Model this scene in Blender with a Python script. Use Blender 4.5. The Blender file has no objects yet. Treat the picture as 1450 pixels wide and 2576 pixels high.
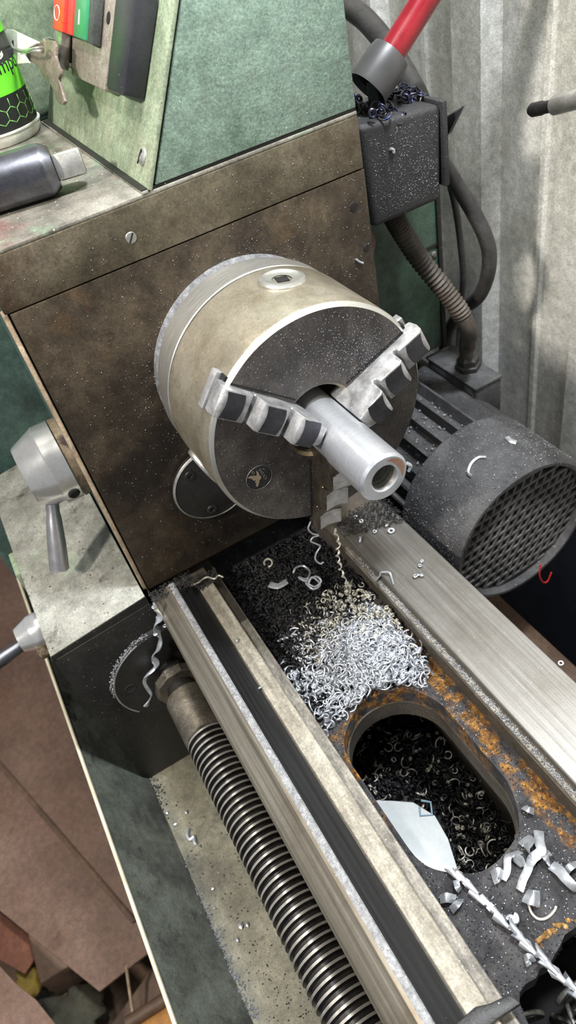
import bpy, bmesh, math, random
import numpy as np
from mathutils import Vector, Matrix

random.seed(7)
rng = np.random.default_rng(7)
scene = bpy.context.scene
COL = scene.collection
PI = math.pi

# ------------------------------------------------------------------ camera
# world: X along the spindle towards the tailstock, Y towards the wall, Z up, metres;
# the origin is the middle of the chuck's front face
CAM = np.array([0.35431, -0.15728, 0.28974])
RM = np.array([[0.4732843769336613, 0.8603521385263729, -0.18919856311191474],
               [0.5450512220458182, -0.45473249771077384, -0.7043703009582973],
               [-0.6920412299111062, 0.23024455098616145, -0.684153771344064]])
FPX, W, H = 1813.357, 1450, 2576
cd = bpy.data.cameras.new('camera')
co = bpy.data.objects.new('camera', cd)
COL.objects.link(co)
m = Matrix.Identity(4)
for i in range(3):
    m[i][0] = RM[0][i]; m[i][1] = -RM[1][i]; m[i][2] = -RM[2][i]; m[i][3] = CAM[i]
co.matrix_world = m
cd.sensor_fit = 'VERTICAL'; cd.sensor_height = 36; cd.sensor_width = 36
cd.lens = FPX / H * 36
cd.clip_start = 0.02; cd.clip_end = 50
cd.dof.use_dof = True; cd.dof.focus_distance = 0.5; cd.dof.aperture_fstop = 9
scene.camera = co

# ------------------------------------------------------------------ world, lamps, exposure
wd = bpy.data.worlds.new('world'); scene.world = wd; wd.use_nodes = True
bg = wd.node_tree.nodes['Background']
bg.inputs[0].default_value = (0.80, 0.88, 1.0, 1); bg.inputs[1].default_value = 0.28

def area(name, loc, to, size, energy, color, sy=None):
    l = bpy.data.lights.new(name, 'AREA'); l.energy = energy; l.color = color
    l.shape = 'RECTANGLE'; l.size = size; l.size_y = sy or size
    o = bpy.data.objects.new(name, l); COL.objects.link(o)
    o.location = loc
    o.rotation_euler = (Vector(to) - Vector(loc)).to_track_quat('-Z', 'Y').to_euler()
    return o
area('overhead_lamp', (0.17, 0.24, 1.15), (0.05, 0.0, -0.1), 0.10, 27, (0.90, 0.95, 1.0), 0.16)
area('shop_lamp', (0.42, -1.15, 1.05), (-0.1, 0, -0.1), 0.13, 30, (1.0, 0.95, 0.87))
area('tube_light', (-0.2, -0.55, 1.75), (-0.2, -0.55, 0), 1.7, 22, (1.0, 0.96, 0.88), 0.07)

vs = scene.view_settings
vs.view_transform = 'Standard'; vs.look = 'None'; vs.gamma = 1; vs.exposure = 0.0
vs.use_curve_mapping = False
scene.display_settings.display_device = 'sRGB'

# ------------------------------------------------------------------ helpers
def ray(p):
    return RM.T @ np.array([(p[0] - W / 2) / FPX, (p[1] - H / 2) / FPX, 1.0])
def at(p, axis, val):
    d = ray(p); i = 'xyz'.index(axis)
    return CAM + d * ((val - CAM[i]) / d[i])
def at_plane(p, p0, n):
    d = ray(p); n = np.asarray(n, float)
    return CAM + d * (((np.asarray(p0) - CAM) @ n) / (d @ n))
def V(*a): return np.array(a, float)
def unit(v):
    v = np.asarray(v, float); return v / np.linalg.norm(v)

def link(name, me, mat=None, parent=None):
    o = bpy.data.objects.new(name, me); COL.objects.link(o)
    if mat is not None and len(me.materials) == 0: me.materials.append(mat)
    if parent is not None:
        o.parent = parent
        o.matrix_parent_inverse = Matrix.Translation(-Vector(parent.location))
    return o
def mesh(name, verts, faces, mat=None, parent=None, smooth=False, ang=None):
    me = bpy.data.meshes.new(name)
    me.from_pydata([tuple(map(float, v)) for v in verts], [], [tuple(f) for f in faces])
    me.validate(); me.update()
    if smooth:
        me.polygons.foreach_set('use_smooth', [True] * len(me.polygons))
        if ang: me.set_sharp_from_angle(angle=math.radians(ang))
    return link(name, me, mat, parent)
def from_bm(name, bm, mat=None, parent=None, smooth=False, ang=35):
    bmesh.ops.recalc_face_normals(bm, faces=bm.faces)
    me = bpy.data.meshes.new(name); bm.to_mesh(me); bm.free()
    if smooth:
        me.polygons.foreach_set('use_smooth', [True] * len(me.polygons))
        me.set_sharp_from_angle(angle=math.radians(ang))
    return link(name, me, mat, parent)
def empty(name, loc, label, cat, group=None):
    o = bpy.data.objects.new(name, None); o.empty_display_size = 0.01
    COL.objects.link(o); o.location = tuple(map(float, loc))
    return tag(o, label, cat, group)
def tag(o, label, cat, group=None):
    o['label'] = label; o['category'] = cat
    if group: o['group'] = group
    return o
def structure(o): o['kind'] = 'structure'; return o
def stuff(o, label=None, cat=None):
    o['kind'] = 'stuff'
    if label: o['label'] = label
    if cat: o['category'] = cat
    return o

def bm_prism(bm, base, extr, bevel=0.0, seg=2):
    """polygon (list of 3-D points) pushed along a vector"""
    n = len(base)
    a = [bm.verts.new(tuple(map(float, p))) for p in base]
    b = [bm.verts.new(tuple(map(float, np.asarray(p) + extr))) for p in base]
    fs = [bm.faces.new(a), bm.faces.new(b[::-1])]
    for i in range(n):
        fs.append(bm.faces.new((a[i], b[i], b[(i + 1) % n], a[(i + 1) % n])))
    bmesh.ops.recalc_face_normals(bm, faces=fs)
    if bevel:
        es = list({e for f in fs for e in f.edges})
        bmesh.ops.bevel(bm, geom=es, offset=bevel, segments=seg, profile=0.5, affect='EDGES', clamp_overlap=True)
def prism(name, base, extr, mat, parent=None, bevel=0.0, seg=2, smooth=None):
    bm = bmesh.new(); bm_prism(bm, base, np.asarray(extr, float), bevel, seg)
    return from_bm(name, bm, mat, parent, smooth=(bevel > 0) if smooth is None else smooth)
def rect(x, y, z):
    """one of x, y, z is a number, the other two ranges -> rectangle corners"""
    if not isinstance(x, tuple): return [V(x, y[0], z[0]), V(x, y[1], z[0]), V(x, y[1], z[1]), V(x, y[0], z[1])]
    if not isinstance(y, tuple): return [V(x[0], y, z[0]), V(x[1], y, z[0]), V(x[1], y, z[1]), V(x[0], y, z[1])]
    return [V(x[0], y[0], z), V(x[1], y[0], z), V(x[1], y[1], z), V(x[0], y[1], z)]
def box(name, x, y, z, mat, parent=None, bevel=0.001, seg=2):
    return prism(name, rect(x, y, z[0]), (0, 0, z[1] - z[0]), mat, parent, bevel, seg)
def yz_prism(name, pts, x0, x1, mat, parent=None, bevel=0.0, seg=2):
    return prism(name, [V(x0, y, z) for y, z in pts], (x1 - x0, 0, 0), mat, parent, bevel, seg)

def frame(d):
    d = unit(d); u = np.cross(d, V(0, 0, 1))
    if np.linalg.norm(u) < 1e-4: u = np.cross(d, V(0, 1, 0))
    u = unit(u); return d, u, np.cross(d, u)
def lathe_data(prof, o, d, n=48, u=None):
    """prof: list of (radius, distance along d)"""
    d, uu, w = frame(d)
    if u is not None: uu = unit(u); w = np.cross(d, uu)
    o = np.asarray(o, float); vs_, fs = [], []
    for r, h in prof:
        for k in range(n):
            a = 2 * PI * k / n
            vs_.append(o + d * h + (uu * math.cos(a) + w * math.sin(a)) * max(r, 1e-6))
    for i in range(len(prof) - 1):
        for k in range(n):
            k2 = (k + 1) % n
            fs.append((i * n + k, i * n + k2, (i + 1) * n + k2, (i + 1) * n + k))
    return vs_, fs
def lathe(name, prof, o, d, mat, parent=None, n=48, u=None, ang=30):
    v, f = lathe_data(prof, o, d, n, u)
    ob = mesh(name, v, f, mat, parent)
    bm = bmesh.new(); bm.from_mesh(ob.data)
    bmesh.ops.remove_doubles(bm, verts=bm.verts, dist=2e-6)
    bmesh.ops.recalc_face_normals(bm, faces=bm.faces)
    bm.to_mesh(ob.data); bm.free()
    ob.data.polygons.foreach_set('use_smooth', [True] * len(ob.data.polygons))
    ob.data.set_sharp_from_angle(angle=math.radians(ang))
    return ob
def tube_data(pts, r, sides=10, closed=False, flat=1.0, caps=True, twist=0.0):
    pts = np.asarray(pts, float); n = len(pts)
    rr = np.full(n, r, float) if np.isscalar(r) else np.asarray(r, float)
    tg = np.gradient(pts, axis=0)
    if closed: tg = np.roll(pts, -1, 0) - np.roll(pts, 1, 0)
    tg /= np.maximum(np.linalg.norm(tg, axis=1)[:, None], 1e-9)
    _, u, _ = frame(tg[0]); us = [u]
    for i in range(1, n):
        u = us[-1] - tg[i] * (us[-1] @ tg[i]); us.append(u / max(np.linalg.norm(u), 1e-9))
    us = np.array(us); ws = np.cross(tg, us)
    a = np.arange(sides) * 2 * PI / sides
    tw = np.linspace(0, twist, n)[:, None]
    ca, sa = np.cos(a)[None], np.sin(a)[None] * flat
    A = ca * np.cos(tw) - sa * np.sin(tw); B = ca * np.sin(tw) + sa * np.cos(tw)
    vs_ = pts[:, None] + (us[:, None] * A[..., None] + ws[:, None] * B[..., None]) * rr[:, None, None]
    vs_ = vs_.reshape(-1, 3); fs = []
    for i in range(n if closed else n - 1):
        j = (i + 1) % n
        for k in range(sides):
            k2 = (k + 1) % sides
            fs.append((i * sides + k, i * sides + k2, j * sides + k2, j * sides + k))
    if caps and not closed:
        fs.append(tuple(range(sides))[::-1]); fs.append(tuple((n - 1) * sides + k for k in range(sides)))
    return vs_, fs
def tube(name, pts, r, mat, parent=None, **kw):
    v, f = tube_data(pts, r, **kw)
    return mesh(name, v, f, mat, parent, smooth=True, ang=50)
def spline(ctrl, n=60):
    """Catmull-Rom through the control points"""
    P = np.asarray(ctrl, float); P = np.vstack([2 * P[0] - P[1], P, 2 * P[-1] - P[-2]])
    out = []; segs = len(P) - 3; per = max(2, n // segs)
    for i in range(segs):
        p0, p1, p2, p3 = P[i:i + 4]
        for t in np.linspace(0, 1, per, endpoint=False):
            out.append(0.5 * (2 * p1 + (p2 - p0) * t + (2 * p0 - 5 * p1 + 4 * p2 - p3) * t * t + (3 * p1 - p0 - 3 * p2 + p3) * t ** 3))
    out.append(P[-2]); return np.array(out)
def plate(name, outer, holes, z0, z1, mat, parent=None):
    """flat XY plate with holes"""
    cu = bpy.data.curves.new(name, 'CURVE'); cu.dimensions = '2D'; cu.fill_mode = 'BOTH'
    cu.extrude = (z1 - z0) / 2
    for loop in [outer] + holes:
        s = cu.splines.new('POLY'); s.points.add(len(loop) - 1)
        for q, (x, y) in zip(s.points, loop): q.co = (x, y, 0, 1)
        s.use_cyclic_u = True
    tmp = bpy.data.objects.new('tmp', cu); COL.objects.link(tmp)
    dg = bpy.context.evaluated_depsgraph_get()
    me = bpy.data.meshes.new_from_object(tmp.evaluated_get(dg))
    bpy.data.objects.remove(tmp); bpy.data.curves.remove(cu)
    me.transform(Matrix.Translation((0, 0, (z0 + z1) / 2))); me.name = name
    me.materials.clear()
    return link(name, me, mat, parent)
def text_mesh(body, size, extrude):
    cu = bpy.data.curves.new('t', 'FONT'); cu.body = body; cu.size = size; cu.extrude = extrude
    cu.align_x = 'LEFT'; cu.resolution_u = 3
    tmp = bpy.data.objects.new('t', cu); COL.objects.link(tmp)
    dg = bpy.context.evaluated_depsgraph_get()
    me = bpy.data.meshes.new_from_object(tmp.evaluated_get(dg))
    bpy.data.objects.remove(tmp); bpy.data.curves.remove(cu); me.materials.clear()
    return me

# ------------------------------------------------------------------ materials
def lin(c):
    return tuple(((x / 255) / 12.92 if x / 255 <= 0.04045 else (((x / 255) + 0.055) / 1.055) ** 2.4) for x in c) + (1,)
def material(name, cols, scale=30, rough=0.5, metal=0.0, grime=None, grime2=None, fleck=None, bump=None,
             stretch=None, rvar=0.12, detail=6, masks=None, spec=0.5, contrast=(0.35, 0.65), grain=0.22):
    mt = bpy.data.materials.new(name); mt.use_nodes = True
    nt = mt.node_tree; N = nt.nodes; L = nt.links
    bs = N['Principled BSDF']; bs.inputs['Metallic'].default_value = metal
    bs.inputs['Specular IOR Level'].default_value = spec
    tc = N.new('ShaderNodeTexCoord'); co_ = tc.outputs['Object']
    mp = N.new('ShaderNodeMapping'); L.new(co_, mp.inputs[0])
    if stretch: mp.inputs['Scale'].default_value = stretch
    def noise(sc, det=6, src=None, ro=0.6):
        n = N.new('ShaderNodeTexNoise'); n.inputs['Scale'].default_value = sc
        n.inputs['Detail'].default_value = det; n.inputs['Roughness'].default_value = ro
        L.new(src or co_, n.inputs['Vector']); return n.outputs[0]
    def ramp(src, stops):
        r = N.new('ShaderNodeValToRGB'); e = r.color_ramp.elements
        while len(e) < len(stops): e.new(0.5)
        for q, (p, c) in zip(e, stops):
            q.position = p; q.color = c
        L.new(src, r.inputs[0]); return r.outputs[0]
    def mixc(f, a, b):
        x = N.new('ShaderNodeMix'); x.data_type = 'RGBA'
        L.new(f, x.inputs[0]) if not isinstance(f, float) else setattr(x.inputs[0], 'default_value', f)
        for s, q in ((a, x.inputs[6]), (b, x.inputs[7])):
            if isinstance(s, tuple): q.default_value = s
            else: L.new(s, q)
        return x.outputs[2]
    def math_(op, a, b=None, clamp=False):
        x = N.new('ShaderNodeMath'); x.operation = op; x.use_clamp = clamp
        for s, q in ((a, x.inputs[0]), (b, x.inputs[1])):
            if s is None: continue
            if isinstance(s, (int, float)): q.default_value = s
            else: L.new(s, q)
        return x.outputs[0]
    base_n = noise(scale, detail, mp.outputs[0])
    k = len(cols)
    lo, hi = contrast
    stops = [(lo + (hi - lo) * i / max(1, k - 1), lin(c)) for i, c in enumerate(cols)]
    if k == 1: stops = [(0.0, lin(cols[0])), (1.0, lin(cols[0]))]
    col = ramp(base_n, stops)
    rgh = math_('ADD', math_('MULTIPLY', math_('SUBTRACT', base_n, 0.5), rvar * 2), rough, True)
    met = None
    for g in (grime, grime2):
        if not g: continue
        c, sc, a, b = g[:4]
        f = ramp(noise(sc, 8, None, 0.68), [(a, (0, 0, 0, 1)), (b, (1, 1, 1, 1))])
        col = mixc(f, col, lin(c))
        if len(g) > 4:
            rgh = math_('ADD', rgh, math_('MULTIPLY', f, g[4]), True)
    if grain:
        g1 = ramp(noise(620, 4, None, 0.75), [(0.34, (1 - grain * 1.5,) * 3 + (1,)), (0.66, (1 + grain,) * 3 + (1,))])
        g2 = ramp(noise(110, 6, None, 0.7), [(0.36, (1 - grain,) * 3 + (1,)), (0.64, (1 + grain * 0.7,) * 3 + (1,))])
        for g_ in (g1, g2):
            x = N.new('ShaderNodeMix'); x.data_type = 'RGBA'; x.blend_type = 'MULTIPLY'; x.inputs[0].default_value = 1.0
            L.new(col, x.inputs[6]); L.new(g_, x.inputs[7]); col = x.outputs[2]
    if masks:
        for fn in masks:
            f, c, r_ = fn(N, L, co_, math_, noise, ramp)
            col = mixc(f, col, c)
            rgh = math_('ADD', rgh, math_('MULTIPLY', f, r_), True)
            met = math_('MULTIPLY', math_('SUBTRACT', 1.0, f, True), metal if met is None else met, True)
    if fleck:
        for dens, sc, size, c in fleck:
            v = N.new('ShaderNodeTexVoronoi'); v.inputs['Scale'].default_value = sc
            L.new(co_, v.inputs['Vector'])
            sp = N.new('ShaderNodeSeparateColor'); L.new(v.outputs['Color'], sp.inputs[0])
            on = math_('LESS_THAN', sp.outputs[0], dens * 0.75)
            rad = math_('MULTIPLY', math_('POWER', sp.outputs[1], 1.8), size)
            near = math_('LESS_THAN', v.outputs['Distance'], rad)
            f = math_('MULTIPLY', on, near)
            col = mixc(f, col, lin(c))
    L.new(col, bs.inputs['Base Color']); L.new(rgh, bs.inputs['Roughness'])
    if met is not None: L.new(met, bs.inputs['Metallic'])
    if bump:
        h = None
        for sc, st in bump:
            b_ = N.new('ShaderNodeBump'); b_.inputs['Strength'].default_value = st
            b_.inputs['Distance'].default_value = 0.001
            L.new(noise(sc, 5, mp.outputs[0] if stretch else None), b_.inputs['Height'])
            if h is not None: L.new(h, b_.inputs['Normal'])
            h = b_.outputs[0]
        L.new(h, bs.inputs['Normal'])
    return mt

WHITE = (225, 228, 232)
M = {}
M['face'] = material('oily_cast_face', [(42, 36, 31), (68, 59, 48), (88, 77, 62)], 14, 0.42, 0.35, spec=0.4,
    grime=((40, 32, 26), 9, 0.45, 0.7), grime2=((98, 72, 46), 16, 0.58, 0.8),
    fleck=[(0.45, 760, 0.22, (196, 194, 188)), (0.6, 1200, 0.25, (128, 122, 112))], bump=[(180, 0.12), (900, 0.25)])
M['band'] = material('oily_cover_strip', [(72, 66, 54), (100, 92, 76), (118, 108, 92)], 12, 0.4, 0.35, spec=0.4,
    grime=((70, 52, 38), 11, 0.5, 0.72),
    fleck=[(0.40, 760, 0.22, (200, 198, 192)), (0.5, 1200, 0.25, (150, 144, 132))], bump=[(180, 0.1), (900, 0.2)])
M['green'] = material('green_hammered_paint', [(104, 124, 110), (128, 150, 136), (146, 168, 154)], 22, 0.38, 0.0,
    grime=((66, 76, 58), 11, 0.47, 0.72), grime2=((148, 168, 150), 50, 0.62, 0.8),
    fleck=[(0.12, 260, 0.14, (40, 44, 40)), (0.08, 300, 0.15, WHITE)], bump=[(300, 0.5), (60, 0.2)])
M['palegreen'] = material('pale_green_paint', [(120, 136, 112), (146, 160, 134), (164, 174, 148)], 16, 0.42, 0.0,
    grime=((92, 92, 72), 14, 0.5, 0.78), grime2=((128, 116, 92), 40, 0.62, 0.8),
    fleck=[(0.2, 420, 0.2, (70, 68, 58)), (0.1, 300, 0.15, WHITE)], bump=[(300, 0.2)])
M['worntop'] = material('worn_painted_top', [(92, 88, 80), (122, 118, 108), (146, 142, 132)], 18, 0.5, 0.05,
    grime=((122, 142, 118), 22, 0.55, 0.7), grime2=((112, 84, 78), 13, 0.56, 0.68),
    fleck=[(0.35, 300, 0.2, (226, 220, 204)), (0.25, 260, 0.2, (70, 64, 58))], bump=[(240, 0.35)])
M['ledge'] = material('speckled_ledge_paint', [(118, 117, 108), (140, 139, 130), (158, 158, 149)], 24, 0.5, 0.0,
    grime=((142, 160, 134), 16, 0.55, 0.75), grime2=((58, 54, 48), 26, 0.60, 0.70),
    fleck=[(0.5, 420, 0.32, (96, 90, 80)), (0.24, 240, 0.28, (48, 44, 40)), (0.1, 300, 0.18, WHITE)], bump=[(300, 0.3)])
M['chip_edge'] = material('tan_paint_edge', [(150, 128, 104), (178, 158, 134)], 60, 0.55, 0.0,
    grime=((96, 78, 60), 40, 0.6, 0.75), fleck=[(0.2, 500, 0.25, (70, 60, 50))])
M['tealdark'] = material('teal_paint_and_shade', [(62, 86, 80), (80, 104, 96)], 14, 0.45, 0.0, grime=((30, 36, 34), 10, 0.5, 0.75), bump=[(200, 0.15)])
M['backgreen'] = material('dull_green_guard', [(66, 92, 74), (88, 116, 94)], 20, 0.5, 0.0,
    grime=((52, 56, 56), 12, 0.42, 0.66), fleck=[(0.25, 500, 0.2, (150, 160, 150))], bump=[(260, 0.2)])
M['blackiron'] = material('oily_black_iron', [(22, 21, 20), (32, 30, 28), (38, 36, 33)], 20, 0.45, 0.1,
    grime=((50, 47, 43), 16, 0.60, 0.8), fleck=[(0.25, 420, 0.14, (190, 190, 190)), (0.2, 700, 0.2, (110, 106, 102))], bump=[(260, 0.2), (900, 0.2)])
M['steel'] = material('brushed_steel', [(162, 160, 154), (186, 184, 178), (200, 198, 192)], 60, 0.34, 0.75,
    stretch=(1, 1, 1), fleck=[(0.08, 300, 0.13, (235, 235, 235))], bump=[(500, 0.08)], grain=0.10)
M['chuckbody'] = material('brown_tinged_chuck_steel', [(146, 137, 118), (170, 161, 142), (186, 178, 162)], 12, 0.36, 0.7,
    grime=((120, 100, 72), 10, 0.5, 0.75), fleck=[(0.22, 300, 0.15, (240, 236, 224)), (0.25, 600, 0.2, (90, 80, 66))], bump=[(420, 0.12)], grain=0.12)
M['chuckface'] = material('dark_oily_chuck_face', [(62, 58, 56), (82, 77, 73), (98, 93, 88)], 26, 0.46, 0.4,
    grime=((38, 36, 37), 16, 0.48, 0.7), fleck=[(0.35, 420, 0.16, (170, 170, 172)), (0.5, 800, 0.22, (128, 126, 124))], bump=[(300, 0.25), (900, 0.4)])
M['bright'] = material('bright_turned_steel', [(200, 198, 190), (220, 218, 212)], 40, 0.32, 0.85, stretch=(30, 1, 1), bump=[(160, 0.12)], grain=0.04)
M['dustring'] = material('grey_dusty_collar', [(96, 96, 98), (134, 134, 136)], 200, 0.7, 0.2, fleck=[(0.5, 700, 0.25, (190, 190, 194))], bump=[(900, 0.6)])
M['jaw'] = material('ground_jaw_steel', [(148, 147, 147), (172, 171, 171), (192, 192, 193)], 90, 0.42, 0.65,
    grime=((92, 88, 84), 36, 0.55, 0.78), fleck=[(0.35, 520, 0.2, (214, 216, 220))], bump=[(500, 0.15)], grain=0.10)
M['jawdark'] = material('dark_jaw_steel', [(88, 80, 70), (118, 108, 94)], 60, 0.36, 0.85,
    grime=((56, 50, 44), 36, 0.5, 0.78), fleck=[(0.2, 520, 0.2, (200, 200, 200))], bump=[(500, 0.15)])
M['jawscroll'] = material('blued_jaw_step', [(70, 70, 76), (92, 92, 98)], 60, 0.3, 0.9, bump=[(500, 0.1)], grain=0.04)
M['alu'] = material('bright_aluminium', [(206, 208, 213), (230, 232, 237)], 90, 0.33, 0.82, stretch=(60, 1, 1),
    fleck=[(0.05, 320, 0.12, (120, 122, 128))], bump=[(60, 0.1)], grain=0.04)
M['alufaced'] = material('faced_aluminium', [(200, 204, 212), (222, 226, 232)], 60, 0.36, 0.8, bump=[(700, 0.05)], grain=0.05)
def xgrain(name, cols, rough, metal=1.0, **kw):
    return material(name, cols, 300, rough, metal, stretch=(0.02, 1, 1), contrast=(0.3, 0.7), bump=[(700, 0.12)], rvar=0.1, **kw, grain=0.04)
M['vway'] = xgrain('ground_way_steel', [(126, 119, 105), (148, 140, 126), (172, 166, 152)], 0.38, 0.8,
    fleck=[(0.1, 320, 0.14, WHITE)], grime=((112, 98, 80), 12, 0.5, 0.8))
M['ridge'] = material('dusty_way_ridge', [(128, 128, 128), (158, 158, 160)], 300, 0.55, 0.5, fleck=[(0.5, 600, 0.25, (206, 208, 212))], bump=[(900, 0.6)])
M['flank'] = xgrain('shaded_way_flank', [(62, 62, 64), (74, 75, 78), (88, 89, 93)], 0.4, 0.9, fleck=[(0.04, 320, 0.12, WHITE)])  # way steel darkened for the flank turned away from the lamps
M['flat'] = material('pitted_flat_way', [(120, 114, 102), (146, 140, 126), (164, 159, 146)], 160, 0.6, 0.25, stretch=(0.15, 1, 1),
    grime=((120, 110, 96), 30, 0.52, 0.75), fleck=[(0.35, 420, 0.22, (110, 104, 96)), (0.15, 360, 0.18, WHITE)], bump=[(600, 0.3)])
M['step'] = material('dusty_way_step', [(104, 98, 92), (134, 128, 118), (168, 162, 150)], 120, 0.6, 0.4, stretch=(0.3, 1, 1),
    fleck=[(0.4, 520, 0.25, (80, 76, 74)), (0.3, 420, 0.2, (205, 202, 196))], bump=[(700, 0.5)])
M['rearway'] = xgrain('ground_rear_way', [(122, 118, 112), (136, 132, 126), (150, 148, 144)], 0.42, 0.8,
    fleck=[(0.3, 420, 0.16, (205, 205, 203)), (0.3, 700, 0.2, (86, 82, 78))], grime=((106, 98, 86), 14, 0.5, 0.85))
M['bedwall'] = material('dusty_bed_casting', [(70, 64, 56), (94, 86, 76)], 40, 0.65, 0.2, grime=((48, 42, 36), 20, 0.5, 0.75),
    fleck=[(0.3, 520, 0.2, (150, 146, 140))], bump=[(400, 0.4)])
HX0, HX1, HY0, HY1, HR = 0.066, 0.216, -0.078, 0.0075, 0.042
def rust_mask(N, L, co_, math_, noise, ramp):
    sp = N.new('ShaderNodeSeparateXYZ'); L.new(co_, sp.inputs[0]); x, y = sp.outputs[0], sp.outputs[1]
    cx, cy = (HX0 + HX1) / 2, (HY0 + HY1) / 2
    qx = math_('MAXIMUM', math_('SUBTRACT', math_('ABSOLUTE', math_('SUBTRACT', x, cx)), (HX1 - HX0) / 2 - HR), 0.0)
    qy = math_('MAXIMUM', math_('SUBTRACT', math_('ABSOLUTE', math_('SUBTRACT', y, cy)), (HY1 - HY0) / 2 - HR), 0.0)
    d = math_('SUBTRACT', math_('SQRT', math_('ADD', math_('MULTIPLY', qx, qx), math_('MULTIPLY', qy, qy))), HR)
    n = noise(70, 8)
    nn = math_('MULTIPLY', math_('SUBTRACT', n, 0.5), 0.018)
    near = math_('MULTIPLY', math_('SUBTRACT', 0.0035, math_('ADD', d, nn)), 300.0, True)       # around the oval hole
    xs = math_('MULTIPLY', math_('SUBTRACT', 0.165, x), 60.0, True)                             # not at its far end
    near = math_('MULTIPLY', near, xs)
    band = math_('MULTIPLY', math_('MULTIPLY', math_('ADD', x, 0.02), 30.0, True), math_('MULTIPLY', math_('SUBTRACT', 0.0105, math_('ADD', math_('ABSOLUTE', math_('SUBTRACT', y, 0.0205)), math_('MULTIPLY', nn, 1.2))), 260.0, True))
    blot = ramp(noise(45, 8), [(0.54, (0, 0, 0, 1)), (0.62, (1, 1, 1, 1))])
    xl = math_('MULTIPLY', math_('MULTIPLY', math_('SUBTRACT', 0.09, x), 60.0, True), math_('MULTIPLY', math_('ADD', x, 0.03), 40.0, True))  # no rust blots under the chuck, keeping that shaded end dark
    f = math_('MAXIMUM', math_('MAXIMUM', near, math_('MULTIPLY', band, 0.9)), math_('MULTIPLY', blot, math_('MULTIPLY', xl, 0.8)))
    gate = ramp(noise(90, 8), [(0.44, (0.0, 0.0, 0.0, 1)), (0.54, (1, 1, 1, 1))])
    f = math_('MULTIPLY', f, gate)
    c = ramp(noise(220, 6), [(0.34, lin((52, 36, 20))), (0.5, lin((118, 78, 28))), (0.66, lin((172, 124, 48)))])
    return f, c, 0.2
M['web'] = material('dark_rusty_bed_web', [(38, 37, 39), (58, 57, 60), (76, 74, 74)], 60, 0.75, 0.0, masks=[rust_mask],
    fleck=[(0.30, 420, 0.24, (160, 162, 168)), (0.2, 240, 0.2, (120, 116, 110)), (0.06, 200, 0.18, (190, 160, 90))], bump=[(300, 0.9), (900, 0.8)])
M['crust'] = material('yellow_rust_crust', [(84, 60, 30), (138, 102, 50), (190, 160, 104)], 200, 0.8, 0.0, bump=[(500, 0.8)])
M['thread'] = material('oiled_leadscrew_steel', [(158, 154, 146), (188, 184, 176)], 80, 0.34, 0.7,
    grime=((70, 62, 50), 40, 0.55, 0.8), fleck=[(0.05, 300, 0.15, WHITE)], grain=0.04)
M['darkgroove'] = material('black_thread_groove', [(22, 21, 20), (40, 38, 35)], 80, 0.35, 0.1)  # thread flanks and roots are darker than the crests
M['greyswarf'] = material('dull_grey_ribbon_swarf', [(70, 69, 66), (112, 110, 104)], 90, 0.4, 0.5)
M['collar'] = material('worn_collar_steel', [(112, 104, 92), (146, 138, 124)], 40, 0.4, 0.8, grime=((64, 58, 50), 24, 0.5, 0.75),
    fleck=[(0.25, 420, 0.2, (214, 210, 200))], bump=[(420, 0.25)])
M['tray'] = material('dirty_grey_green_tray', [(104, 100, 84), (128, 124, 106), (144, 140, 122)], 14, 0.5, 0.0,
    grime=((80, 76, 64), 16, 0.46, 0.72), grime2=((46, 44, 40), 30, 0.60, 0.70),
    fleck=[(0.3, 300, 0.2, (88, 82, 70)), (0.1, 260, 0.2, (40, 38, 36)), (0.05, 300, 0.16, (220, 218, 210))], bump=[(240, 0.2)])
M['trayside'] = material('dirty_shaded_tray_side', [(78, 82, 75), (102, 106, 97)], 20, 0.5, 0.0,  # dirt is real; shade on the slope is put into the darker base
    grime=((54, 56, 53), 18, 0.45, 0.68), grime2=((34, 34, 34), 34, 0.57, 0.68),
    fleck=[(0.35, 320, 0.2, (66, 68, 66)), (0.1, 360, 0.16, (170, 170, 164))], bump=[(300, 0.25)])
M['trayrim'] = material('bright_tray_rim', [(196, 186, 160), (214, 206, 184)], 40, 0.45, 0.2, grain=0.04)  # edge highlight of the lip is put into this pale colour
M['motor'] = material('dusty_charcoal_motor', [(60, 59, 60), (78, 77, 78), (90, 89, 89)], 26, 0.6, 0.1,
    grime=((46, 45, 46), 20, 0.5, 0.75), fleck=[(0.45, 420, 0.2, (190, 192, 194)), (0.5, 900, 0.25, (128, 128, 130))], bump=[(420, 0.6), (1100, 0.6)])
M['motordark'] = material('black_motor_grille', [(84, 82, 82), (110, 108, 107)], 60, 0.5, 0.1, fleck=[(0.3, 500, 0.2, (140, 140, 142))], bump=[(500, 0.3)])
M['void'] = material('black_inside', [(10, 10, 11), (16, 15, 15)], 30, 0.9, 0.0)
M['boxblack'] = material('dusty_black_switch_box', [(38, 37, 39), (48, 47, 49)], 30, 0.6, 0.0,
    fleck=[(0.5, 420, 0.19, (170, 170, 170)), (0.5, 900, 0.22, (110, 110, 110))], bump=[(700, 0.5)])
M['rubber'] = material('black_cable_rubber', [(44, 42, 41), (58, 56, 54)], 40, 0.5, 0.0, fleck=[(0.2, 700, 0.2, (120, 118, 114))])
M['conduit'] = material('dusty_brown_conduit', [(66, 58, 50), (88, 80, 72)], 50, 0.6, 0.0, fleck=[(0.25, 600, 0.2, (140, 136, 130))], bump=[(500, 0.2)])
M['red'] = material('red_gloss_tube', [(128, 24, 34), (150, 32, 42)], 30, 0.25, 0.0, fleck=[(0.12, 360, 0.13, (230, 190, 190))], grain=0.04)
M['greycap'] = material('grey_plastic_ferrule', [(66, 65, 65), (80, 78, 77)], 30, 0.4, 0.0, fleck=[(0.12, 360, 0.13, (210, 208, 206))], grain=0.04)
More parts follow.
